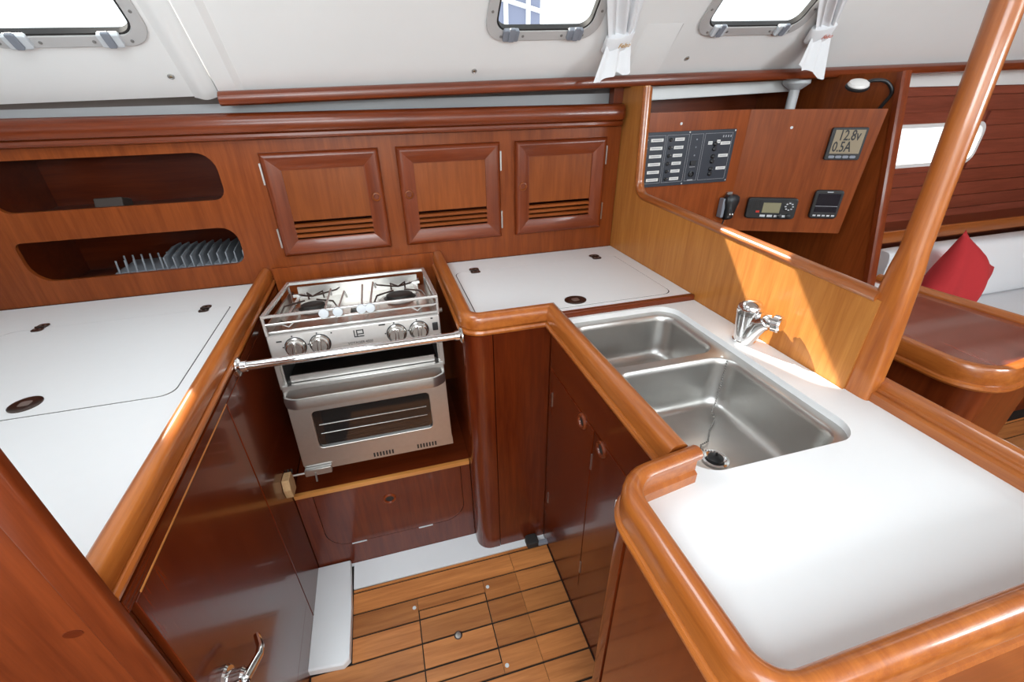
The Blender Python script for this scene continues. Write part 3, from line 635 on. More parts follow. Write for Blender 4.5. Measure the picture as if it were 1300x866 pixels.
# ---- stove (own frame: x across, y back, z up; swung a little on its gimbals)
sw = 0.232
ST = Matrix.Rotation(math.radians(-7), 3, 'X')
sv = thing('stove', 'stainless gimballed two-burner stove with oven between the wooden cabinets', 'stove', (-0.116, 1.112, 0.462), ST)
inv = wmat(sv).inverted()
def sl(px, py, yl=0.0):
    o_, r_ = inv @ C0, inv.to_3x3() @ ray(px, py); return o_+r_*((yl-o_.y)/r_.y)
def B(g, name, mat, par=sv, **k): return g.build(name, mat, par, local=True, **k)
B(G().box(-sw+0.006, sw-0.006, 0.30, 0.385, 0.012, 0.44).box(-sw+0.006, -sw+0.016, 0.012, 0.30, 0.012, 0.44).box(sw-0.016, sw-0.006, 0.012, 0.30, 0.012, 0.44).box(-sw+0.016, sw-0.016, 0.012, 0.30, 0.012, 0.05).box(-sw+0.016, sw-0.016, 0.03, 0.30, 0.285, 0.30), 'body', STEEL)
# vents under the door
vs_ = B(G().box(-sw+0.004, sw-0.002, 0.004, 0.016, 0.0, 0.028), 'vent_strip', STEEL)
for xs in ((sl(353, 577).x, 3), (sl(476, 575).x-0.005, 7), (sl(530, 568).x, 7)):
    for k in range(xs[1]): B(G().box(xs[0]+k*0.0095, xs[0]+k*0.0095+0.005, 0.002, 0.006, 0.008, 0.023), 'vent_slot', INK, vs_)
# oven door
dw = sw-0.004
c0, c1, c2, c3 = [sl(310+a/2.794, 310+b/2.794, -0.004) for a, b in ((235, 600), (655, 520), (668, 650), (272, 720))]
wx0, wx1 = (c0.x+c3.x)/2, (c1.x+c2.x)/2; wz0, wz1 = (c2.z+c3.z)/2, (c0.z+c1.z)/2
od = B(G().plate([(-dw, 0.028), (dw, 0.028), (dw, 0.290), (-dw, 0.290)], [rrect(wx0, wx1, wz0, wz1, 0.012, 4)], -0.006, 0.016, XZ), 'oven_door', STEEL, bevel=0.0015)
B(G().prism(rrect(wx0-0.004, wx1+0.004, wz0-0.004, wz1+0.004, 0.012, 4), 0.002, 0.006, XZ), 'window_pane', OVENG, od)
B(G().tube([(wx0+0.012, 0.0, wz0+0.075), (wx1-0.012, 0.0, wz0+0.075)], 0.0015, 6), 'oven_shelf', STEEL, od)
B(G().tube([(wx0+0.012, 0.0, wz0+0.045), (wx1-0.012, 0.0, wz0+0.045)], 0.0011, 6), 'oven_shelf', STEEL, od)
hz = 0.262
pth = [(-dw+0.006, -0.004), (-dw+0.006, -0.028), (-dw+0.034, -0.050), (dw-0.034, -0.050), (dw-0.006, -0.028), (dw-0.006, -0.004)]
pth = fillet(pth, [0, 0.02, 0.03, 0.03, 0.02, 0], 5)
B(G().sweep([(-0.003, hz-0.017), (0.003, hz-0.017), (0.005, hz), (0.003, hz+0.014), (-0.003, hz+0.014), (-0.004, hz)], pth), 'door_handle', STEEL, od, label='bowed steel door handle')
B(G().box(-dw, dw, -0.008, 0.02, 0.284, 0.300), 'door_top_edge', STEEL, od, bevel=0.002)
# grill slot
B(G().box(-sw+0.020, sw-0.020, 0.03, 0.28, 0.301, 0.305), 'grill_floor', DARKM)
B(G().box(-sw+0.028, sw-0.028, 0.012, 0.016, 0.302, 0.322), 'grill_tray_lip', STEEL)
B(G().box(-sw+0.020, sw-0.020, 0.29, 0.298, 0.302, 0.40), 'grill_back', DARKIN)
for s_ in (-1, 1): B(G().box(s_*(sw-0.006)-0.006, s_*(sw-0.006)+0.006, 0.0, 0.014, 0.29, 0.385), 'front_post', STEEL)
# control panel
cp = B(G().box(-sw, sw, -0.004, 0.03, 0.380, 0.450), 'control_panel', plain('panel_steel', (0.58, 0.56, 0.54), 0.42, 0.6, noise=0.05, scale=120), bevel=0.004)
for a, b in ((243, 605), (412, 578), (940, 497), (1095, 476)):
    q = sl(330+a/5.417, 330+b/5.417, -0.014)
    KNOB = plain('knob_steel', (0.60, 0.58, 0.55), 0.22, 1.0)
    B(G().lathe([(0.0285, 0), (0.0285, 0.0015)], (q.x, -0.004, 0.412), (0, -1, 0), 26), 'knob_collar', BLACK, cp)
    kb = B(G().lathe([(0.0265, 0), (0.0265, 0.004), (0.0235, 0.007), (0.022, 0.020), (0.019, 0.023)], (q.x, -0.004, 0.412), (0, -1, 0), 26), 'knob', KNOB, cp)
    gr = G()
    B(gr.box(-0.005, 0.005, -0.034, -0.026, -0.0215, 0.0215).xf(Matrix.Translation((q.x, 0, 0.412)) @ Matrix.Rotation(0.08, 4, 'Y')), 'knob_grip', KNOB, kb, bevel=0.002)
    B(G().lathe([(0.0022, 0), (0.0022, 0.0006)], (q.x-0.004, -0.0045, 0.4435), (0, -1, 0), 8), 'knob_mark', INK, cp)
    B(G().lathe([(0.0022, 0), (0.0022, 0.0006)], (q.x-0.031, -0.0045, 0.415), (0, -1, 0), 8), 'knob_mark', INK, cp)
lg = sl(330+680/5.417, 330+505/5.417, -0.005)
lo = G()  # the maker's mark: two interlocked letters drawn in bars
w_ = 0.0028
for x0, x1, z0, z1 in ((-0.0135, -0.0105, -0.0105, 0.0105), (-0.0135, 0.0005, -0.0105, -0.0075), (-0.0065, -0.0035, -0.0075, 0.0105), (-0.0065, 0.0135, 0.0075, 0.0105), (0.0105, 0.0135, -0.0035, 0.0105), (-0.0065, 0.0135, -0.0035, -0.0005), (0.001, 0.0135, -0.0105, -0.0075)):
    lo.box(lg.x+x0, lg.x+x1, -0.0052, -0.0042, lg.z+z0, lg.z+z1)
B(lo, 'maker_mark', INK, cp)
tq = sl(458, 434.5, -0.005); text('lettering', 'VOYAGER 4500', 0.0100, INK, cp, (tq.x, -0.0045, tq.z))
q = sl(330+1205/5.417, 330+455/5.417, -0.005)
B(G().box(q.x-0.008, q.x+0.008, -0.009, -0.004, q.z-0.012, q.z+0.012), 'ignition_switch', BLACK, cp, bevel=0.002)
for a, b, ww in ((130, 565, 0.007), (838, 447, 0.009), (490, 502, 0.002), (1180, 402, 0.003)):
    q = sl(330+a/5.417, 330+b/5.417, -0.005); B(G().box(q.x-ww, q.x+ww, -0.0048, -0.004, q.z-0.002, q.z+0.002), 'symbol', INK, cp)
# hob
hb = B(G().plate([(-sw+0.004, 0.03), (sw-0.004, 0.03), (sw-0.004, 0.385), (-sw+0.004, 0.385)], [rrect(-0.022, 0.022, 0.135, 0.185, 0.003, 2)], 0.442, 0.448), 'hob', plain('hob_steel', (0.66, 0.63, 0.58), 0.24, 1.0, noise=0.06, scale=60), bevel=0.001)
B(G().box(-0.022, 0.022, 0.135, 0.185, 0.436, 0.441), 'hob_well', INK, hb)
# rims
RIM = plain('rim_steel', (0.66, 0.65, 0.63), 0.26, 0.65)
zr = 0.508
B(G().box(-sw+0.03, sw-0.03, 0.376, 0.386, 0.448, zr-0.018), 'back_plate', STEEL)
def frame_rod(pts, r=0.004, nm='rail_rod'): B(G().tube(pts, r, 8), nm, RIM)
B(G().box(-sw, sw, 0.372, 0.392, zr-0.010, zr), 'rim', RIM, bevel=0.002)
B(G().box(-sw-0.002, -sw+0.010, -0.002, 0.392, zr-0.010, zr), 'rim', RIM, bevel=0.002)
B(G().box(sw-0.010, sw+0.002, -0.002, 0.392, zr-0.010, zr), 'rim', RIM, bevel=0.002)
B(G().box(-sw, sw, -0.004, 0.004, zr-0.008, zr), 'rim', RIM, bevel=0.002)
frame_rod([(-sw, 0.0, zr-0.026), (sw, 0.0, zr-0.026)], 0.0025); frame_rod([(-sw+0.004, 0.012, 0.455), (sw-0.004, 0.012, 0.455)], 0.004)
for s_ in (-1, 1):
    frame_rod([(s_*(sw-0.003), 0.0, 0.45), (s_*(sw-0.002), 0.0, zr)], 0.004, 'rail_post'); frame_rod([(s_*(sw-0.003), 0.38, 0.45), (s_*(sw-0.002), 0.38, zr)], 0.004, 'rail_post')
    B(G().box(s_*(sw-0.004)-0.002, s_*(sw-0.004)+0.002, 0.01, 0.37, 0.448, 0.475), 'side_plate', STEEL)
    # wire clips at the front rail
    frame_rod([(s_*(sw-0.010), 0.006, zr-0.030), (s_*(sw-0.045), 0.004, zr-0.030), (s_*(sw-0.060), 0.004, zr-0.040), (s_*(sw-0.075), 0.004, zr-0.028)], 0.002, 'wire_clip')
    # clamp brackets at the back corners
    B(G().box(s_*(sw-0.045)-0.018, s_*(sw-0.045)+0.018, 0.30, 0.312, 0.474, 0.482).box(s_*(sw-0.045)-0.004, s_*(sw-0.045)+0.004, 0.10, 0.30, 0.472, 0.476), 'clamp_bracket', RIM)
# burners and pan supports
for (px, py, rr) in ((397, 386, 0.036), (507, 373, 0.043)):
    q = sl(px, py, 0.0); o_, r_ = inv @ C0, inv.to_3x3() @ ray(px, py); q = o_+r_*((0.462-o_.z)/r_.z)
    bu = B(G().lathe([(rr*1.35, -0.014), (rr*1.2, -0.010), (rr, -0.008), (rr, 0.000), (rr*0.8, 0.003), (rr*0.3, 0.002)], (q.x, q.y, 0.462), (0, 0, 1), 26), 'burner', IRON)
    B(G().lathe([(rr*1.55, 0), (rr*1.5, 0.002), (rr*1.3, 0.003)], (q.x, q.y, 0.448), (0, 0, 1), 26), 'burner_bowl', STEEL, bu)
    ps = G()
    for sx_ in (-1, 1):
        ps.tube([(q.x+sx_*0.075, q.y+0.120, 0.478), (q.x+sx_*0.070, q.y+0.085, 0.480), (q.x+sx_*0.022, q.y+0.045, 0.480), (q.x+sx_*0.0, q.y+0.030, 0.480), (q.x-sx_*0.024, q.y+0.085, 0.480), (q.x-sx_*0.024, q.y+0.095, 0.455)], 0.0028, 8)
        ps.tube([(q.x+sx_*0.085, q.y-0.075, 0.455), (q.x+sx_*0.070, q.y-0.060, 0.480), (q.x+sx_*0.018, q.y-0.018, 0.480)], 0.0028, 8)
    B(ps, 'pan_support', DARKM, bu)
# pot clamps with round end knobs on the front rail
for (px, py), dx, dl_ in (((411, 399), -0.004, 0.25), ((429, 397), 0.004, 0.20), ((459, 393.5), -0.004, 0.26), ((470, 391.5), 0.006, 0.28)):
    q = sl(px, py, -0.010)
    pcx = B(G().tube([(q.x, -0.004, zr-0.010), (q.x, 0.03, zr-0.010), (q.x+dx, dl_, zr-0.008), (q.x+dx*2, dl_+0.012, zr-0.03)], 0.0032, 8), 'pot_clamp', RIM)
    B(G().lathe([(0.0125, 0), (0.0135, 0.003), (0.0125, 0.007), (0.006, 0.008)], (q.x, -0.005, zr-0.011), (0, -1, 0), 18), 'clamp_knob', PALEP, pcx)
# gimbal pivots and slide bolt
for s_ in (-1, 1): B(G().tube([(s_*(sw-0.002), 0.20, 0.40), (s_*(sw+0.030), 0.20, 0.40)], 0.008, 10), 'gimbal_pin', STEEL)
bo = sl(372, 593, -0.012); bo2 = sl(435, 588, -0.012)
bl = B(G().box(-sw+0.004, -sw+0.082, -0.014, 0.003, -0.006, 0.016), 'slide_bolt', STEEL, bevel=0.002)
B(G().tube([(-sw-0.032, -0.008, 0.005), (-sw+0.08, -0.008, 0.005)], 0.0035, 8), 'bolt_rod', STEEL, bl)
B(G().tube([(-sw+0.035, -0.014, 0.005), (-sw+0.035, -0.022, -0.022)], 0.003, 8), 'bolt_lever', STEEL, bl)
# wooden block holding the bolt
wb = G().prism([(1.055, 0.43), (1.098, 0.425), (1.104, 0.450), (1.10, 0.490), (1.060, 0.494), (1.050, 0.462)], -0.399, -0.378, YZ)
wb.build('wooden_block', wood('rough', 'z', 0.7, 0), None, 'small raw wooden block on the left cabinet beside the stove', 'block', bevel=0.001)

# ================================================================== CHART AREA
YN = 1.55
nb = thing('wall_instrument', 'varnished instrument board in two angled halves above the chart table', None, (1.35, 1.55, 0.94), kind='structure')
fu = ony(952, 139, YN); fd = ony(922, 289, YN)
XFOLD = (fu.x+fd.x)/2
G().box(XD+0.02, XFOLD, YN, YN+0.014, 0.945, fu.z).build('board', wood('teak', 'z', 0.35, 0.4), nb)
ND = Vector((0.873, -0.488, 0)).normalized(); NN = Vector((-0.488, -0.873, 0)).normalized()
NP = Vector((XFOLD, YN, 0))
def onn(px, py, off=0.0): return onp(px, py, NP+NN*off, NN)
def nuv(p): return (p-NP).dot(ND), p.z
def NM(u, z, t): return NP+ND*u+NN*t+Vector((0, 0, z))
c_tr, c_br, c_bl = nuv(onn(1128, 138)), nuv(onn(1064, 296.5)), nuv(onn(925, 289))
G().prism([(0, 0.945), (c_br[0], c_br[1]), (c_tr[0], c_tr[1]), (0, fu.z)], -0.014, 0.0, NM).build('board', wood('teak', 'z', 0.35, 0.4), nb)
for px, py in ((865, 157), (1005, 162)):
    p = ony(px, py, YN) if px < 950 else onn(px, py)
    G().lathe([(0.005, 0), (0.005, 0.001), (0.002, 0.0014)], p, (0, -1, 0) if px < 950 else NN, 10).build('screw', PALEP, nb)
# switch panel
q = [ony(x, y, YN-0.006) for x, y in ((812, 170), (935.5, 162.5), (922, 232), (812, 237))]
sx0, sx1, sz0, sz1 = XD+0.0215, (q[1].x+q[2].x)/2, (q[2].z+q[3].z)/2, (q[0].z+q[1].z)/2
sp_ = thing('switch_panel', 'dark blue electrical switch panel with white labels on the board', 'switch panel', ((sx0+sx1)/2, YN, sz0))
G().box(sx0, sx1, YN-0.006, YN, sz0, sz1).build('plate', NAVY, sp_, bevel=0.001)
sW, sH = sx1-sx0, sz1-sz0; yp = YN-0.006
def su(a): return sx0+a*sW
def sv_(b): return sz1-b*sH
def outline(a0, a1, b0, b1):
    x0, x1, z0, z1 = su(a0), su(a1), sv_(b1), sv_(b0); t = 0.0009
    G().plate([(x0, z0), (x1, z0), (x1, z1), (x0, z1)], [[(x0+t, z0+t), (x1-t, z0+t), (x1-t, z1-t), (x0+t, z1-t)]], yp-0.0004, yp, XZ).build('printed_line', GREYINK, sp_)
cols = [(0.03, 0.26), (0.275, 0.50), (0.52, 0.65), (0.668, 0.965)]
for a0, a1 in cols: outline(a0, a1, 0.06, 0.93)
def lab(a, b, w2, h2=0.028):
    o = G().box(su(a-w2), su(a+w2), yp-0.0012, yp, sv_(b+h2), sv_(b-h2)).build('name_strip', LABELW, sp_)
    G().box(su(a-w2*0.75), su(a+w2*0.75), yp-0.0015, yp-0.0012, sv_(b+h2*0.3), sv_(b-h2*0.3)).build('print', GREYINK, o)
def swi(a, b, r=0.0065):
    o = G().lathe([(r, 0), (r, 0.003), (r*0.6, 0.005)], (su(a), yp, sv_(b)), (0, -1, 0), 12).build('toggle_base', BLACK, sp_)
    G().tube([(su(a), yp-0.004, sv_(b)), (su(a)+0.001, yp-0.011, sv_(b)+0.003)], 0.0018, 6).build('toggle', STEEL, o)
for k in range(6):
    b = 0.14+k*0.145
    swi(0.065, b); lab(0.175, b, 0.062); swi(0.315, b); lab(0.405, b, 0.048)
for b in (0.16, 0.30, 0.45): G().lathe([(0.003, 0), (0.003, 0.002), (0.001, 0.003)], (su(0.585), yp, sv_(b)), (0, -1, 0), 10).build('indicator', GREYP, sp_)
G().box(su(0.555), su(0.615), yp-0.005, yp, sv_(0.63), sv_(0.55)).build('rocker', BLACK, sp_, bevel=0.001)
G().lathe([(0.011, 0), (0.011, 0.004), (0.008, 0.005), (0.007, 0.001)], (su(0.585), yp, sv_(0.80)), (0, -1, 0), 18).build('power_socket', BLACK, sp_)
G().box(su(0.555), su(0.615), yp-0.0004, yp, sv_(0.925), sv_(0.905)).build('print', GREYINK, sp_); G().box(su(0.555), su(0.615), yp-0.0004, yp, sv_(0.67), sv_(0.66)).build('print', GREYINK, sp_)
for b, k in ((0.31, 0), (0.54, 1), (0.78, 2)):
    for db in (-0.05, 0.04): G().lathe([(0.008, 0), (0.008, 0.004), (0.004, 0.007)], (su(0.79), yp, sv_(b+db)), (0, -1, 0), 14).build('switch_knob', BLACK, sp_)
    lab(0.90, b-0.06, 0.052)
lab(0.735, 0.235, 0.022, 0.03); lab(0.822, 0.215, 0.018, 0.03)
for k in range(4): G().box(su(0.86+k*0.027), su(0.872+k*0.027), yp-0.0004, yp, sv_(0.145), sv_(0.105)).build('printed_symbol', GREYINK, sp_)
for a, b in ((0.012, 0.03), (0.50, 0.025), (0.985, 0.03), (0.50, 0.975), (0.985, 0.965)):
    G().lathe([(0.003, 0), (0.003, 0.001), (0.001, 0.0014)], (su(a), yp, sv_(b)), (0, -1, 0), 8).build('screw', STEEL, sp_)
# instruments on the angled half
RN = Matrix((ND, -NN, Vector((0, 0, 1)))).transposed()     # local x along the board, local -y towards the cabin
def inst(name, label, cat, px0, px1):
    ps = [nuv(onn(*p, 0.012)) for p in px0]; u0 = min((ps[0][0]+ps[3][0])/2, 9); u1 = (ps[1][0]+ps[2][0])/2; z0 = (ps[2][1]+ps[3][1])/2; z1 = (ps[0][1]+ps[1][1])/2
    t = thing(name, label, cat, NM((u0+u1)/2, z0, 0), RN); return t, (u1-u0)/2, z1-z0
def I(g, name, mat, par, **k): return g.build(name, mat, par, local=True, **k)
t, hw, hh = inst('battery_monitor', 'square black battery monitor with large brown lcd digits', 'monitor', [(1058, 161.5), (1104.5, 162), (1090, 203.5), (1046, 203)], 0)
I(G().prism(rrect(-hw, hw, 0, hh, 0.006, 3), -0.012, 0, XZ), 'case', BLACK, t, bevel=0.002)
sc_ = I(G().box(-hw*0.80, hw*0.86, -0.0128, -0.0118, hh*0.20, hh*0.93), 'screen', LCD, t)
text('digits', '12.8v', hh*0.45, INK, sc_, (0.003, -0.0130, hh*0.75), sx=0.66, bold=0.0006); text('digits', '0.5A', hh*0.45, INK, sc_, (-0.012, -0.0130, hh*0.40), sx=0.66, bold=0.0006)
for k in range(4): I(G().prism(rrect(-hw*0.62+k*hw*0.4-0.010, -hw*0.62+k*hw*0.4+0.010, hh*0.06, hh*0.14, 0.004, 2), -0.014, -0.011, XZ), 'button', GREYP, t)
t, hw, hh = inst('vhf_radio', 'black radio set with speaker grille and small green screen', 'radio', [(950, 251), (1013.5, 251), (1007, 278.5), (944.5, 276)], 0)
I(G().prism(rrect(-hw, hw, 0, hh, 0.012, 4), -0.022, 0, XZ), 'case', BLACK, t, bevel=0.004)
I(G().box(-hw*0.36, hw*0.34, -0.0232, -0.021, hh*0.30, hh*0.78), 'screen', LCDG, t)
for k in range(6): I(G().box(-hw*0.88+k*hw*0.085, -hw*0.88+k*hw*0.085+0.004, -0.0235, -0.0215, hh*0.45, hh*0.88), 'grille_slot', RUBBER, t)
kp = I(G().lathe([(0.020, 0), (0.020, 0.002), (0.017, 0.0026)], (hw*0.68, -0.022, hh*0.62), (0, -1, 0), 18), 'keypad', BLACK, t)
for k in range(8):
    a = 2*math.pi*k/8; I(G().box(-0.003, 0.003, -0.0252, -0.0235, -0.002, 0.002).xf(Matrix.Translation((hw*0.68+0.013*math.cos(a), 0, hh*0.62+0.013*math.sin(a)))), 'key', PALEP, kp)
for k in range(4): I(G().box(-hw*0.40+k*0.026, -hw*0.40+k*0.026+0.019, -0.0235, -0.0215, hh*0.10, hh*0.20), 'button', PALEP, t)
for k, m in ((0.28, BLACK), (0.62, BLACK)): I(G().lathe([(0.009, 0), (0.009, 0.008), (0.006, 0.010)], (hw*k+hw*0.10, -0.021, hh*0.16), (0, -1, 0), 16), 'dial', m, t)
I(G().box(-hw*0.60, -hw*0.46, -0.024, -0.0215, hh*0.30, hh*0.40), 'distress_flap', plain('red_plastic', (0.5, 0.03, 0.02), 0.4), t)
t, hw, hh = inst('depth_display', 'black sailing display with dark screen below the battery monitor', 'display', [(1036, 241), (1073, 242), (1060.5, 278.5), (1026, 276.5)], 0)
I(G().prism(rrect(-hw, hw, 0, hh, 0.012, 4), -0.016, 0, XZ), 'case', BLACK, t, bevel=0.004)
I(G().box(-hw*0.76, hw*0.80, -0.0172, -0.0150, hh*0.24, hh*0.88), 'screen', SCREEN, t)
I(G().box(-hw*0.76, hw*0.80, -0.0174, -0.0172, hh*0.44, hh*0.455), 'screen_line', GREYINK, t)
for k in range(5): I(G().box(-hw*0.74+k*hw*0.33, -hw*0.74+k*hw*0.33+0.010, -0.0175, -0.015, hh*0.09, hh*0.14), 'button', PALEP, t)
I(G().box(-0.010, 0.010, -0.0168, -0.0155, hh*0.925, hh*0.95), 'print', PALEP, t)
# hand microphone
hp_ = ony(925, 264, YN-0.02)
hm = thing('radio_microphone', 'black radio hand microphone hanging left of the radio set', 'microphone', (hp_.x, YN-0.002, hp_.z-0.05))
L = []
for z, hx, t0, t1 in ((-0.045, 0.016, -0.030, -0.006), (-0.038, 0.021, -0.038, -0.004), (0.0, 0.026, -0.042, -0.004), (0.028, 0.034, -0.044, -0.006), (0.044, 0.032, -0.042, -0.008), (0.052, 0.020, -0.036, -0.012)):
    yc, hy = (t0+t1)/2, (t1-t0)/2
    L.append([Vector((hp_.x+math.copysign(abs(math.cos(a))**0.7, math.cos(a))*hx, YN+yc+math.copysign(abs(math.sin(a))**0.7, math.sin(a))*hy, hp_.z+z)) for a in [2*math.pi*k/20 for k in range(20)]])
G().loft(L).build('body', BLACK, hm)
G().box(hp_.x-0.040, hp_.x-0.026, YN-0.030, YN-0.004, hp_.z-0.035, hp_.z+0.04).build('talk_key', GREYP, hm, bevel=0.003)
for k in range(2): G().lathe([(0.004, 0), (0.004, 0.003), (0.002, 0.004)], (hp_.x-0.006+k*0.012, YN-0.040, hp_.z-0.022), (0, -1, 0), 8).build('button', STEEL, hm)
G().box(hp_.x-0.012, hp_.x+0.012, YN-0.010, YN-0.0005, hp_.z+0.02, hp_.z+0.06).build('hanger', STEEL, hm)
G().tube([(hp_.x-0.01, YN-0.02, hp_.z-0.044), (hp_.x-0.02, YN-0.022, hp_.z-0.08), (hp_.x-0.01, YN-0.02, hp_.z-0.12)], 0.003, 8).build('cord', BLACK, hm)
# reading lamp with bent neck on the chart bulkhead
la = onx(1090, 107, 1.70); lb = onx(1126, 104, 1.77); lc_ = onx(1132, 118, XB-0.004); ld_ = onx(1118, 136, XB-0.004)
rl = thing('reading_lamp', 'white oval reading lamp on a bent black neck above the instrument board', 'lamp', (la.x, la.y, la.z-0.02))
ax = (Vector((0, -0.75, 0.65))).normalized()
hdp = G().lathe([(0.018, -0.010), (0.029, -0.005), (0.031, 0.0), (0.028, 0.007), (0.019, 0.011), (0.006, 0.012)], la, (-0.15, -0.40, 0.9), 24, ex=1.2, xdir=(1, 0, 0)).build('shade', plain('white_plastic', (0.78, 0.78, 0.76), 0.3), rl)
G().lathe([(0.030, -0.014), (0.034, -0.010), (0.034, -0.005), (0.030, -0.003)], la, (-0.15, -0.40, 0.9), 24, ex=1.2, xdir=(1, 0, 0)).build('shade_rim', BLACK, rl)
G().tube(smooth([la+Vector((0.025, 0.0, 0.004)), la.lerp(lb, 0.55)+Vector((0, 0, 0.008)), lb, lc_, ld_, ld_+Vector((0, 0.03, -0.06))]), 0.006, 10).build('bent_neck', BLACK, rl)
# white beam and stanchion above the board
cbm = thing('deck_beam', 'white moulded deck beam behind the batten above the instrument board', 'beam', (1.3, 1.68, 1.44))
ba, bb_ = ony(813, 131, 1.69), ony(1000, 113, 1.69)
G().prism([(XD+0.03, 1.424), (1.78, 1.448), (1.78, 1.535), (XD+0.03, 1.535)], 1.75, 1.79, XZ).build('beam', LINER, cbm, bevel=0.003)
for x in (0.96, 1.02): G().tube([(x, 1.748, 1.436), (x+0.008, 1.748, 1.466)], 0.0016, 6).build('wire_clip', GREYP, cbm)
VY = 1.70; p0 = ony(1011, 106, VY)
tp_ = thing('vent_pipe', 'short white pipe with collar under the batten behind the board', 'pipe', (p0.x, VY, 1.2))
G().tube([(p0.x, VY, 1.10), (p0.x, VY, p0.z+0.002)], 0.019, 16).build('pipe', FLOORW, tp_)
G().lathe([(0.022, -0.022), (0.046, -0.004), (0.050, 0.0), (0.050, 0.024), (0.046, 0.026)], (p0.x, VY, p0.z), (0, 0, 1), 24).build('collar', FLOORW, tp_)

# ---- chart desk
ZD = 0.76
di = [onz(x, y, ZD) for x, y in ((1128, 423), (1253, 471), (1300, 462), (1300, 427), (1146, 366))]
P0 = di[0]; nd = (onz(1190, 449, ZD)-P0).normalized(); 
far = onz(1157, 353, ZD+0.045); fdv = (onz(1300, 402, ZD+0.045)-far).normalized()
cor = onz(1250, 480, ZD)
A_ = Vector((P0.x, P0.y)) - Vector((nd.x, nd.y))*0.55
B_ = Vector((cor.x, cor.y)) + Vector((nd.x, nd.y))*0.01
C_ = Vector((far.x, far.y)) + Vector((fdv.x, fdv.y))*0.72
D_ = Vector((far.x, far.y)) - Vector((fdv.x, fdv.y))*0.12
dsk = thing('chart_desk', 'polished dark chart desk with rounded corner and raised rim', 'desk', ((A_.x+C_.x)/2, (A_.y+B_.y)/2, 0))
C_ = Vector((B_.x+0.52, B_.y+0.06))
lp = fillet([tuple(A_), tuple(B_), tuple(C_), tuple(D_)], [0, 0.10, 0.06, 0], 8)
G().prism(lp, ZD-0.05, ZD).build('top', wood('red', 'y', 0.2, 1.0), dsk)
fp2 = [(-0.022, ZD-0.001), (-0.020, ZD+0.008), (-0.012, ZD+0.016), (0.0, ZD+0.020), (0.012, ZD+0.017), (0.018, ZD+0.008), (0.019, ZD-0.030), (0.016, ZD-0.036), (0.024, ZD-0.040), (0.026, ZD-0.048), (0.020, ZD-0.056), (0.0, ZD-0.058)]
G().sweep(fp2, lp, side=-1 if (Vector(lp[1])-Vector(lp[0])).cross(Vector(lp[3])-Vector(lp[0])) < 0 else 1).build('rim', wood('fiddle', 'y'), dsk)
cxm = sum(p[0] for p in lp)/len(lp); cym = sum(p[1] for p in lp)/len(lp)
G().prism([(cxm+(x-cxm)*0.72, cym+(y-cym)*0.80) for x, y in lp], 0, ZD-0.05).build('body', wood('mahogany', 'z'), dsk)

# ---- saloon beyond: planked side, window, shelf, settee, cushion
YS = 1.85
wsn = thing('wall_saloon', 'red mahogany planked side of the saloon', None, (3.2, YS+0.02, 0.7), kind='structure')
s0 = ony(1128, 213, YS); s1 = ony(1253, 155, YS)
SWX0, SWX1, SWZ0, SWZ1 = s1.x-0.72, s1.x, s0.z, s1.z
G().plate([(2.29, 0.0), (4.3, 0.0), (4.3, 1.56), (2.29, 1.56)], [rrect(SWX0, SWX1, SWZ0, SWZ1, 0.06)], YS+0.014, YS+0.03, XZ).build('backing', wood('red', 'x'), wsn)
PH = 0.072; z = 0.62
while z < 1.44:
    z1_ = min(z+PH, 1.452)
    if z1_ <= SWZ0-0.004 or z >= SWZ1+0.004: segs = [(2.29, 4.3)]
    else: segs = [(2.29, SWX0+0.004), (SWX1-0.004, 4.3)]
    for a, b in segs: G().box(a, b, YS, YS+0.014, z+0.0012, z1_-0.0012).build('plank', wood('red', 'x', 0.25, 0.7), wsn, bevel=0.002)
    z = z1_ if z1_ < 1.44 else 9
G().box(2.24, 4.3, YS-0.03, YS+0.012, 1.453, 1.56).build('white_header', LINER, wsn)
wn = thing('window_4', 'long saloon window with white frame in the planked side', None, ((SWX0+SWX1)/2, YS, SWZ0), kind='structure')
G().plate(rrect(SWX0-0.006, SWX1+0.006, SWZ0-0.006, SWZ1+0.006, 0.06, 6), [rrect(SWX0+0.012, SWX1-0.012, SWZ0+0.012, SWZ1-0.012, 0.048, 6)], YS-0.008, YS+0.03, XZ).build('frame', LINER, wn)
G().prism(rrect(SWX0+0.010, SWX1-0.010, SWZ0+0.010, SWZ1-0.010, 0.048, 6), YS+0.016, YS+0.020, XZ).build('pane', GLASS, wn)
sh = ony(1200, 283, 1.72)
G().box(2.05, 4.28, 1.66, YS-0.001, sh.z-0.035, sh.z-0.005).build('shelf', wood('mahogany', 'x'), None, 'long mahogany shelf running behind the settee back', 'shelf', bevel=0.004)
G().box(2.05, 4.28, 1.652, 1.670, sh.z-0.05, sh.z+0.012).build('trim_5', wood('fiddle', 'x'), None, 'varnished lip along the front of the settee shelf', kind='structure', bevel=0.005)
st0 = ony(1116, 318, 1.60)
se = thing('settee', 'white upholstered settee behind the chart desk', 'settee', (3.0, 1.4, 0))
ztop = sh.z-0.06
g = G(); L = []
for x, e in ((st0.x+0.02, 0.7), (st0.x+0.05, 0.92), (st0.x+0.12, 1.0), (4.25, 1.0)):
    L.append([Vector((x, 1.59+math.copysign(abs(math.cos(a))**0.45, math.cos(a))*0.060*e, 0.40+ (ztop-0.40)/2+math.copysign(abs(math.sin(a))**0.3, math.sin(a))*(ztop-0.40)/2*(0.94+0.06*e))) for a in [2*math.pi*k/28 for k in range(28)]])
g.loft(L).build('back_cushion', CLOTH, se)
G().box(st0.x+0.02, 4.25, 1.0, 1.65, 0.24, 0.40).build('seat_cushion', CLOTH, se, bevel=0.03, bseg=4)
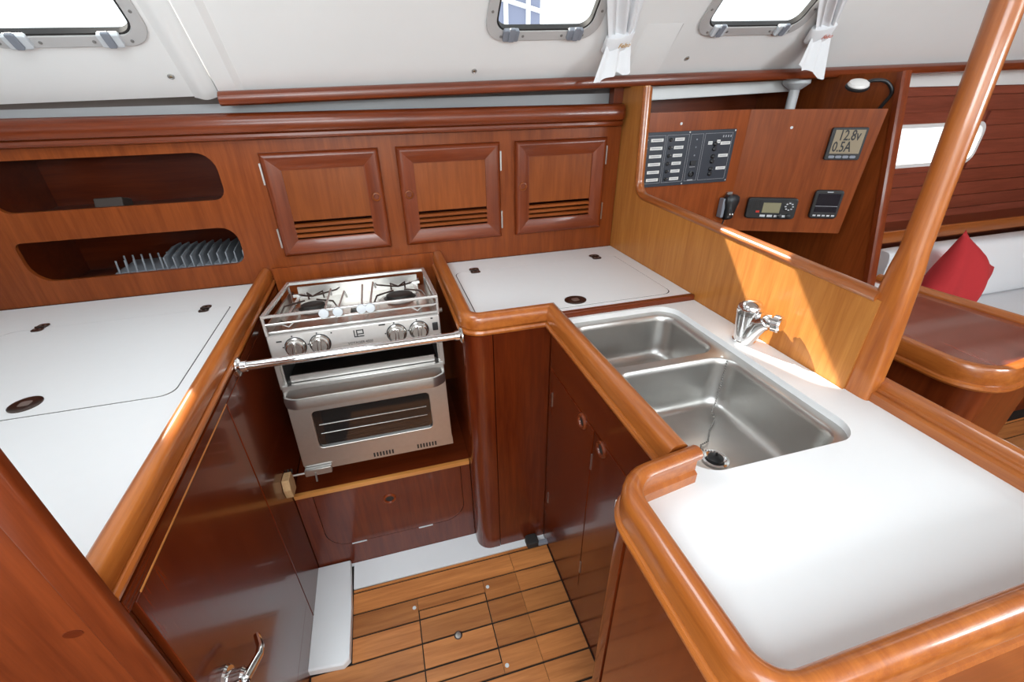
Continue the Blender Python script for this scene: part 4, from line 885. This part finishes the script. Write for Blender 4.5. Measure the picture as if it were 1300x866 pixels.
G().box(st0.x+0.04, 4.25, 1.05, 1.65, 0.0, 0.24).build('base', wood('mahogany', 'x'), se)
# red cushion leaning on the back
cc0 = ony(1210, 362, 1.36)
Lc = []
ck = thing('cushion', 'crumpled red cushion leaning against the white settee back', 'cushion', (cc0.x, 1.36, 0.40))
N = 22; vs_, fs_ = [], []
ra = Matrix.Rotation(math.radians(38), 4, 'Y')
for side in (1, -1):
    for i in range(N+1):
        for j in range(N+1):
            u, v = 2*i/N-1, 2*j/N-1
            bul = (max(0, 1-u*u)**0.55)*(max(0, 1-v*v)**0.55)
            pin = 1-0.12*(1-abs(u)**2)*abs(v)**3-0.0; pin2 = 1-0.12*(1-abs(v)**2)*abs(u)**3
            wr = 0.012*math.sin(5*u+3*v)*bul
            p = Vector((u*0.165*pin2, -side*(0.085*bul+wr), v*0.205*pin))
            vs_.append(p)
o_ = (N+1)**2
for i in range(N):
    for j in range(N):
        a = i*(N+1)+j; fs_.append((a, a+1, a+N+2, a+N+1)); fs_.append((o_+a, o_+a+N+1, o_+a+N+2, o_+a+1))
gg = G(); gg._add(vs_, fs_); gg.xf(Matrix.Translation((cc0.x, 1.36, cc0.z)) @ Matrix.Rotation(math.radians(-12), 4, 'X') @ ra); gg.build('cover', REDC, ck, ang=80)

# ---- curtains gathered beside the windows
def curtain(pt_, pa, pb, label, word, wmat_, fw, flip):
    xt, tie = oncs(*pt_); x1, s1_ = oncs(*pb)           # pt_: tie band, pa: bottom of the tail, pb: top edge of the photo
    yt = CS(xt, tie, 0.03)[1]; pbot = ony(*pa, yt); drop = CS(xt, tie, 0.03)[2]-pbot.z
    dx = (x1-xt)/(s1_-tie); dx0 = (xt-pbot.x)/drop
    root = thing('curtain', label, 'curtain', pbot)
    def cx_(s): return xt+dx*(s-tie) if s > tie else xt+dx0*(s-tie)
    def CSC(x, s, n):
        if s >= tie: return CS(x, s, n)
        p = CS(x, tie, n); return (p[0], p[1], p[2]-(tie-s))
    def sheet(sa, sb, wa, wb, amp, ph, nf, nrow=12, skew=0.0, ncol=48):
        loops = []
        for j in range(nrow+1):
            t = j/nrow; s = sa+(sb-sa)*t; w_ = wa+(wb-wa)*t; row = []
            for i in range(ncol+1):
                u = i/ncol*2-1
                row.append(Vector(CSC(cx_(s)+u*w_/2+0.006*math.sin(7*u+ph)*(1-t), s+(skew*u*0.03+0.012*abs(math.sin(2.6*u+ph)))*(1-t)**2, 0.024+amp*math.sin(nf*u*math.pi+ph+t)*(0.6+0.4*math.sin(3*u+t*2)))))
            loops.append(row)
        g = G(); g.loft(loops, False, False, closed=False)
        return g
    sheet(tie+0.006, s1_+0.16, 0.085*fw, 0.150*fw, 0.011, 0.4, 3.5).build('drape', CLOTH, root, ang=180)
    sheet(tie-drop, tie+0.002, 0.125*fw, 0.080*fw, 0.010, 1.3, 2.2, 12, -0.7 if flip else 0.5).build('tail', CLOTH, root, ang=180)
    L = []
    for s in (tie-0.026, tie-0.022, tie+0.022, tie+0.026):
        e = 0.9 if s in (tie-0.026, tie+0.026) else 1
        L.append([Vector(CS(cx_(s)+math.cos(a)*0.045*fw*e, s+0.010*math.cos(a), 0.023+math.sin(a)*0.019*e)) for a in [2*math.pi*k/24 for k in range(24)]])
    tb = G().loft(L).build('tie_band', CLOTH, root)
    dxv = (Vector(CS(1, 0, 0))-Vector(CS(0, 0, 0))).normalized(); dsv = -(Vector(CS(0, 0, 0))-Vector(CS(0, 1, 0))).normalized()
    rot = Matrix((dxv, dsv, dxv.cross(dsv))).transposed()
    loc = wmat(tb).inverted() @ Vector(CS(cx_(tie)+0.010*fw, tie+0.002, 0.0435))
    text('embroidery', word, 0.022, wmat_, tb, loc, rot @ Matrix.Rotation(0.15, 3, 'Z'), sx=0.85, shear=0.3)
curtain((784, 45), (775, 103), (790, 0), 'gathered white curtain beside the middle cabin window', 'Felso', GOLD, 1.0, False)
curtain((1041, 35), (1028, 96), (1052, 0), 'gathered white curtain hanging by the right cabin window', 'Felso', REDT, 1.0, True)

# ---- building on the quay seen through the middle window
q0, q1 = ony(612, 34, 14.0), ony(687, -60, 14.0)
bd = thing('quay_building', 'pale blue building seen through the middle cabin window', 'building', ((q0.x+q1.x)/2-3, 15, q0.z-3))
G().box(q0.x-6, q1.x, 14, 17, q0.z-3, q1.z+6).build('facade', plain('blue_cladding', (0.24, 0.26, 0.36), 0.7), bd)
for k in range(4):
    x = q1.x-0.35-k*0.62; G().box(x-0.06, x+0.06, 13.95, 14.02, q0.z-3, q1.z+6).build('white_post', LINER, bd)
for k in range(3): G().loft([[Vector((q1.x-2.2, y, q0.z+0.8+k*0.9+d)) for y, d in ((13.93, 0), (14.0, 0), (14.0, 0.10), (13.93, 0.10))], [Vector((q1.x, y, q0.z+0.3+k*0.9+d)) for y, d in ((13.93, 0), (14.0, 0), (14.0, 0.10), (13.93, 0.10))]]).build('stair_rail', LINER, bd)
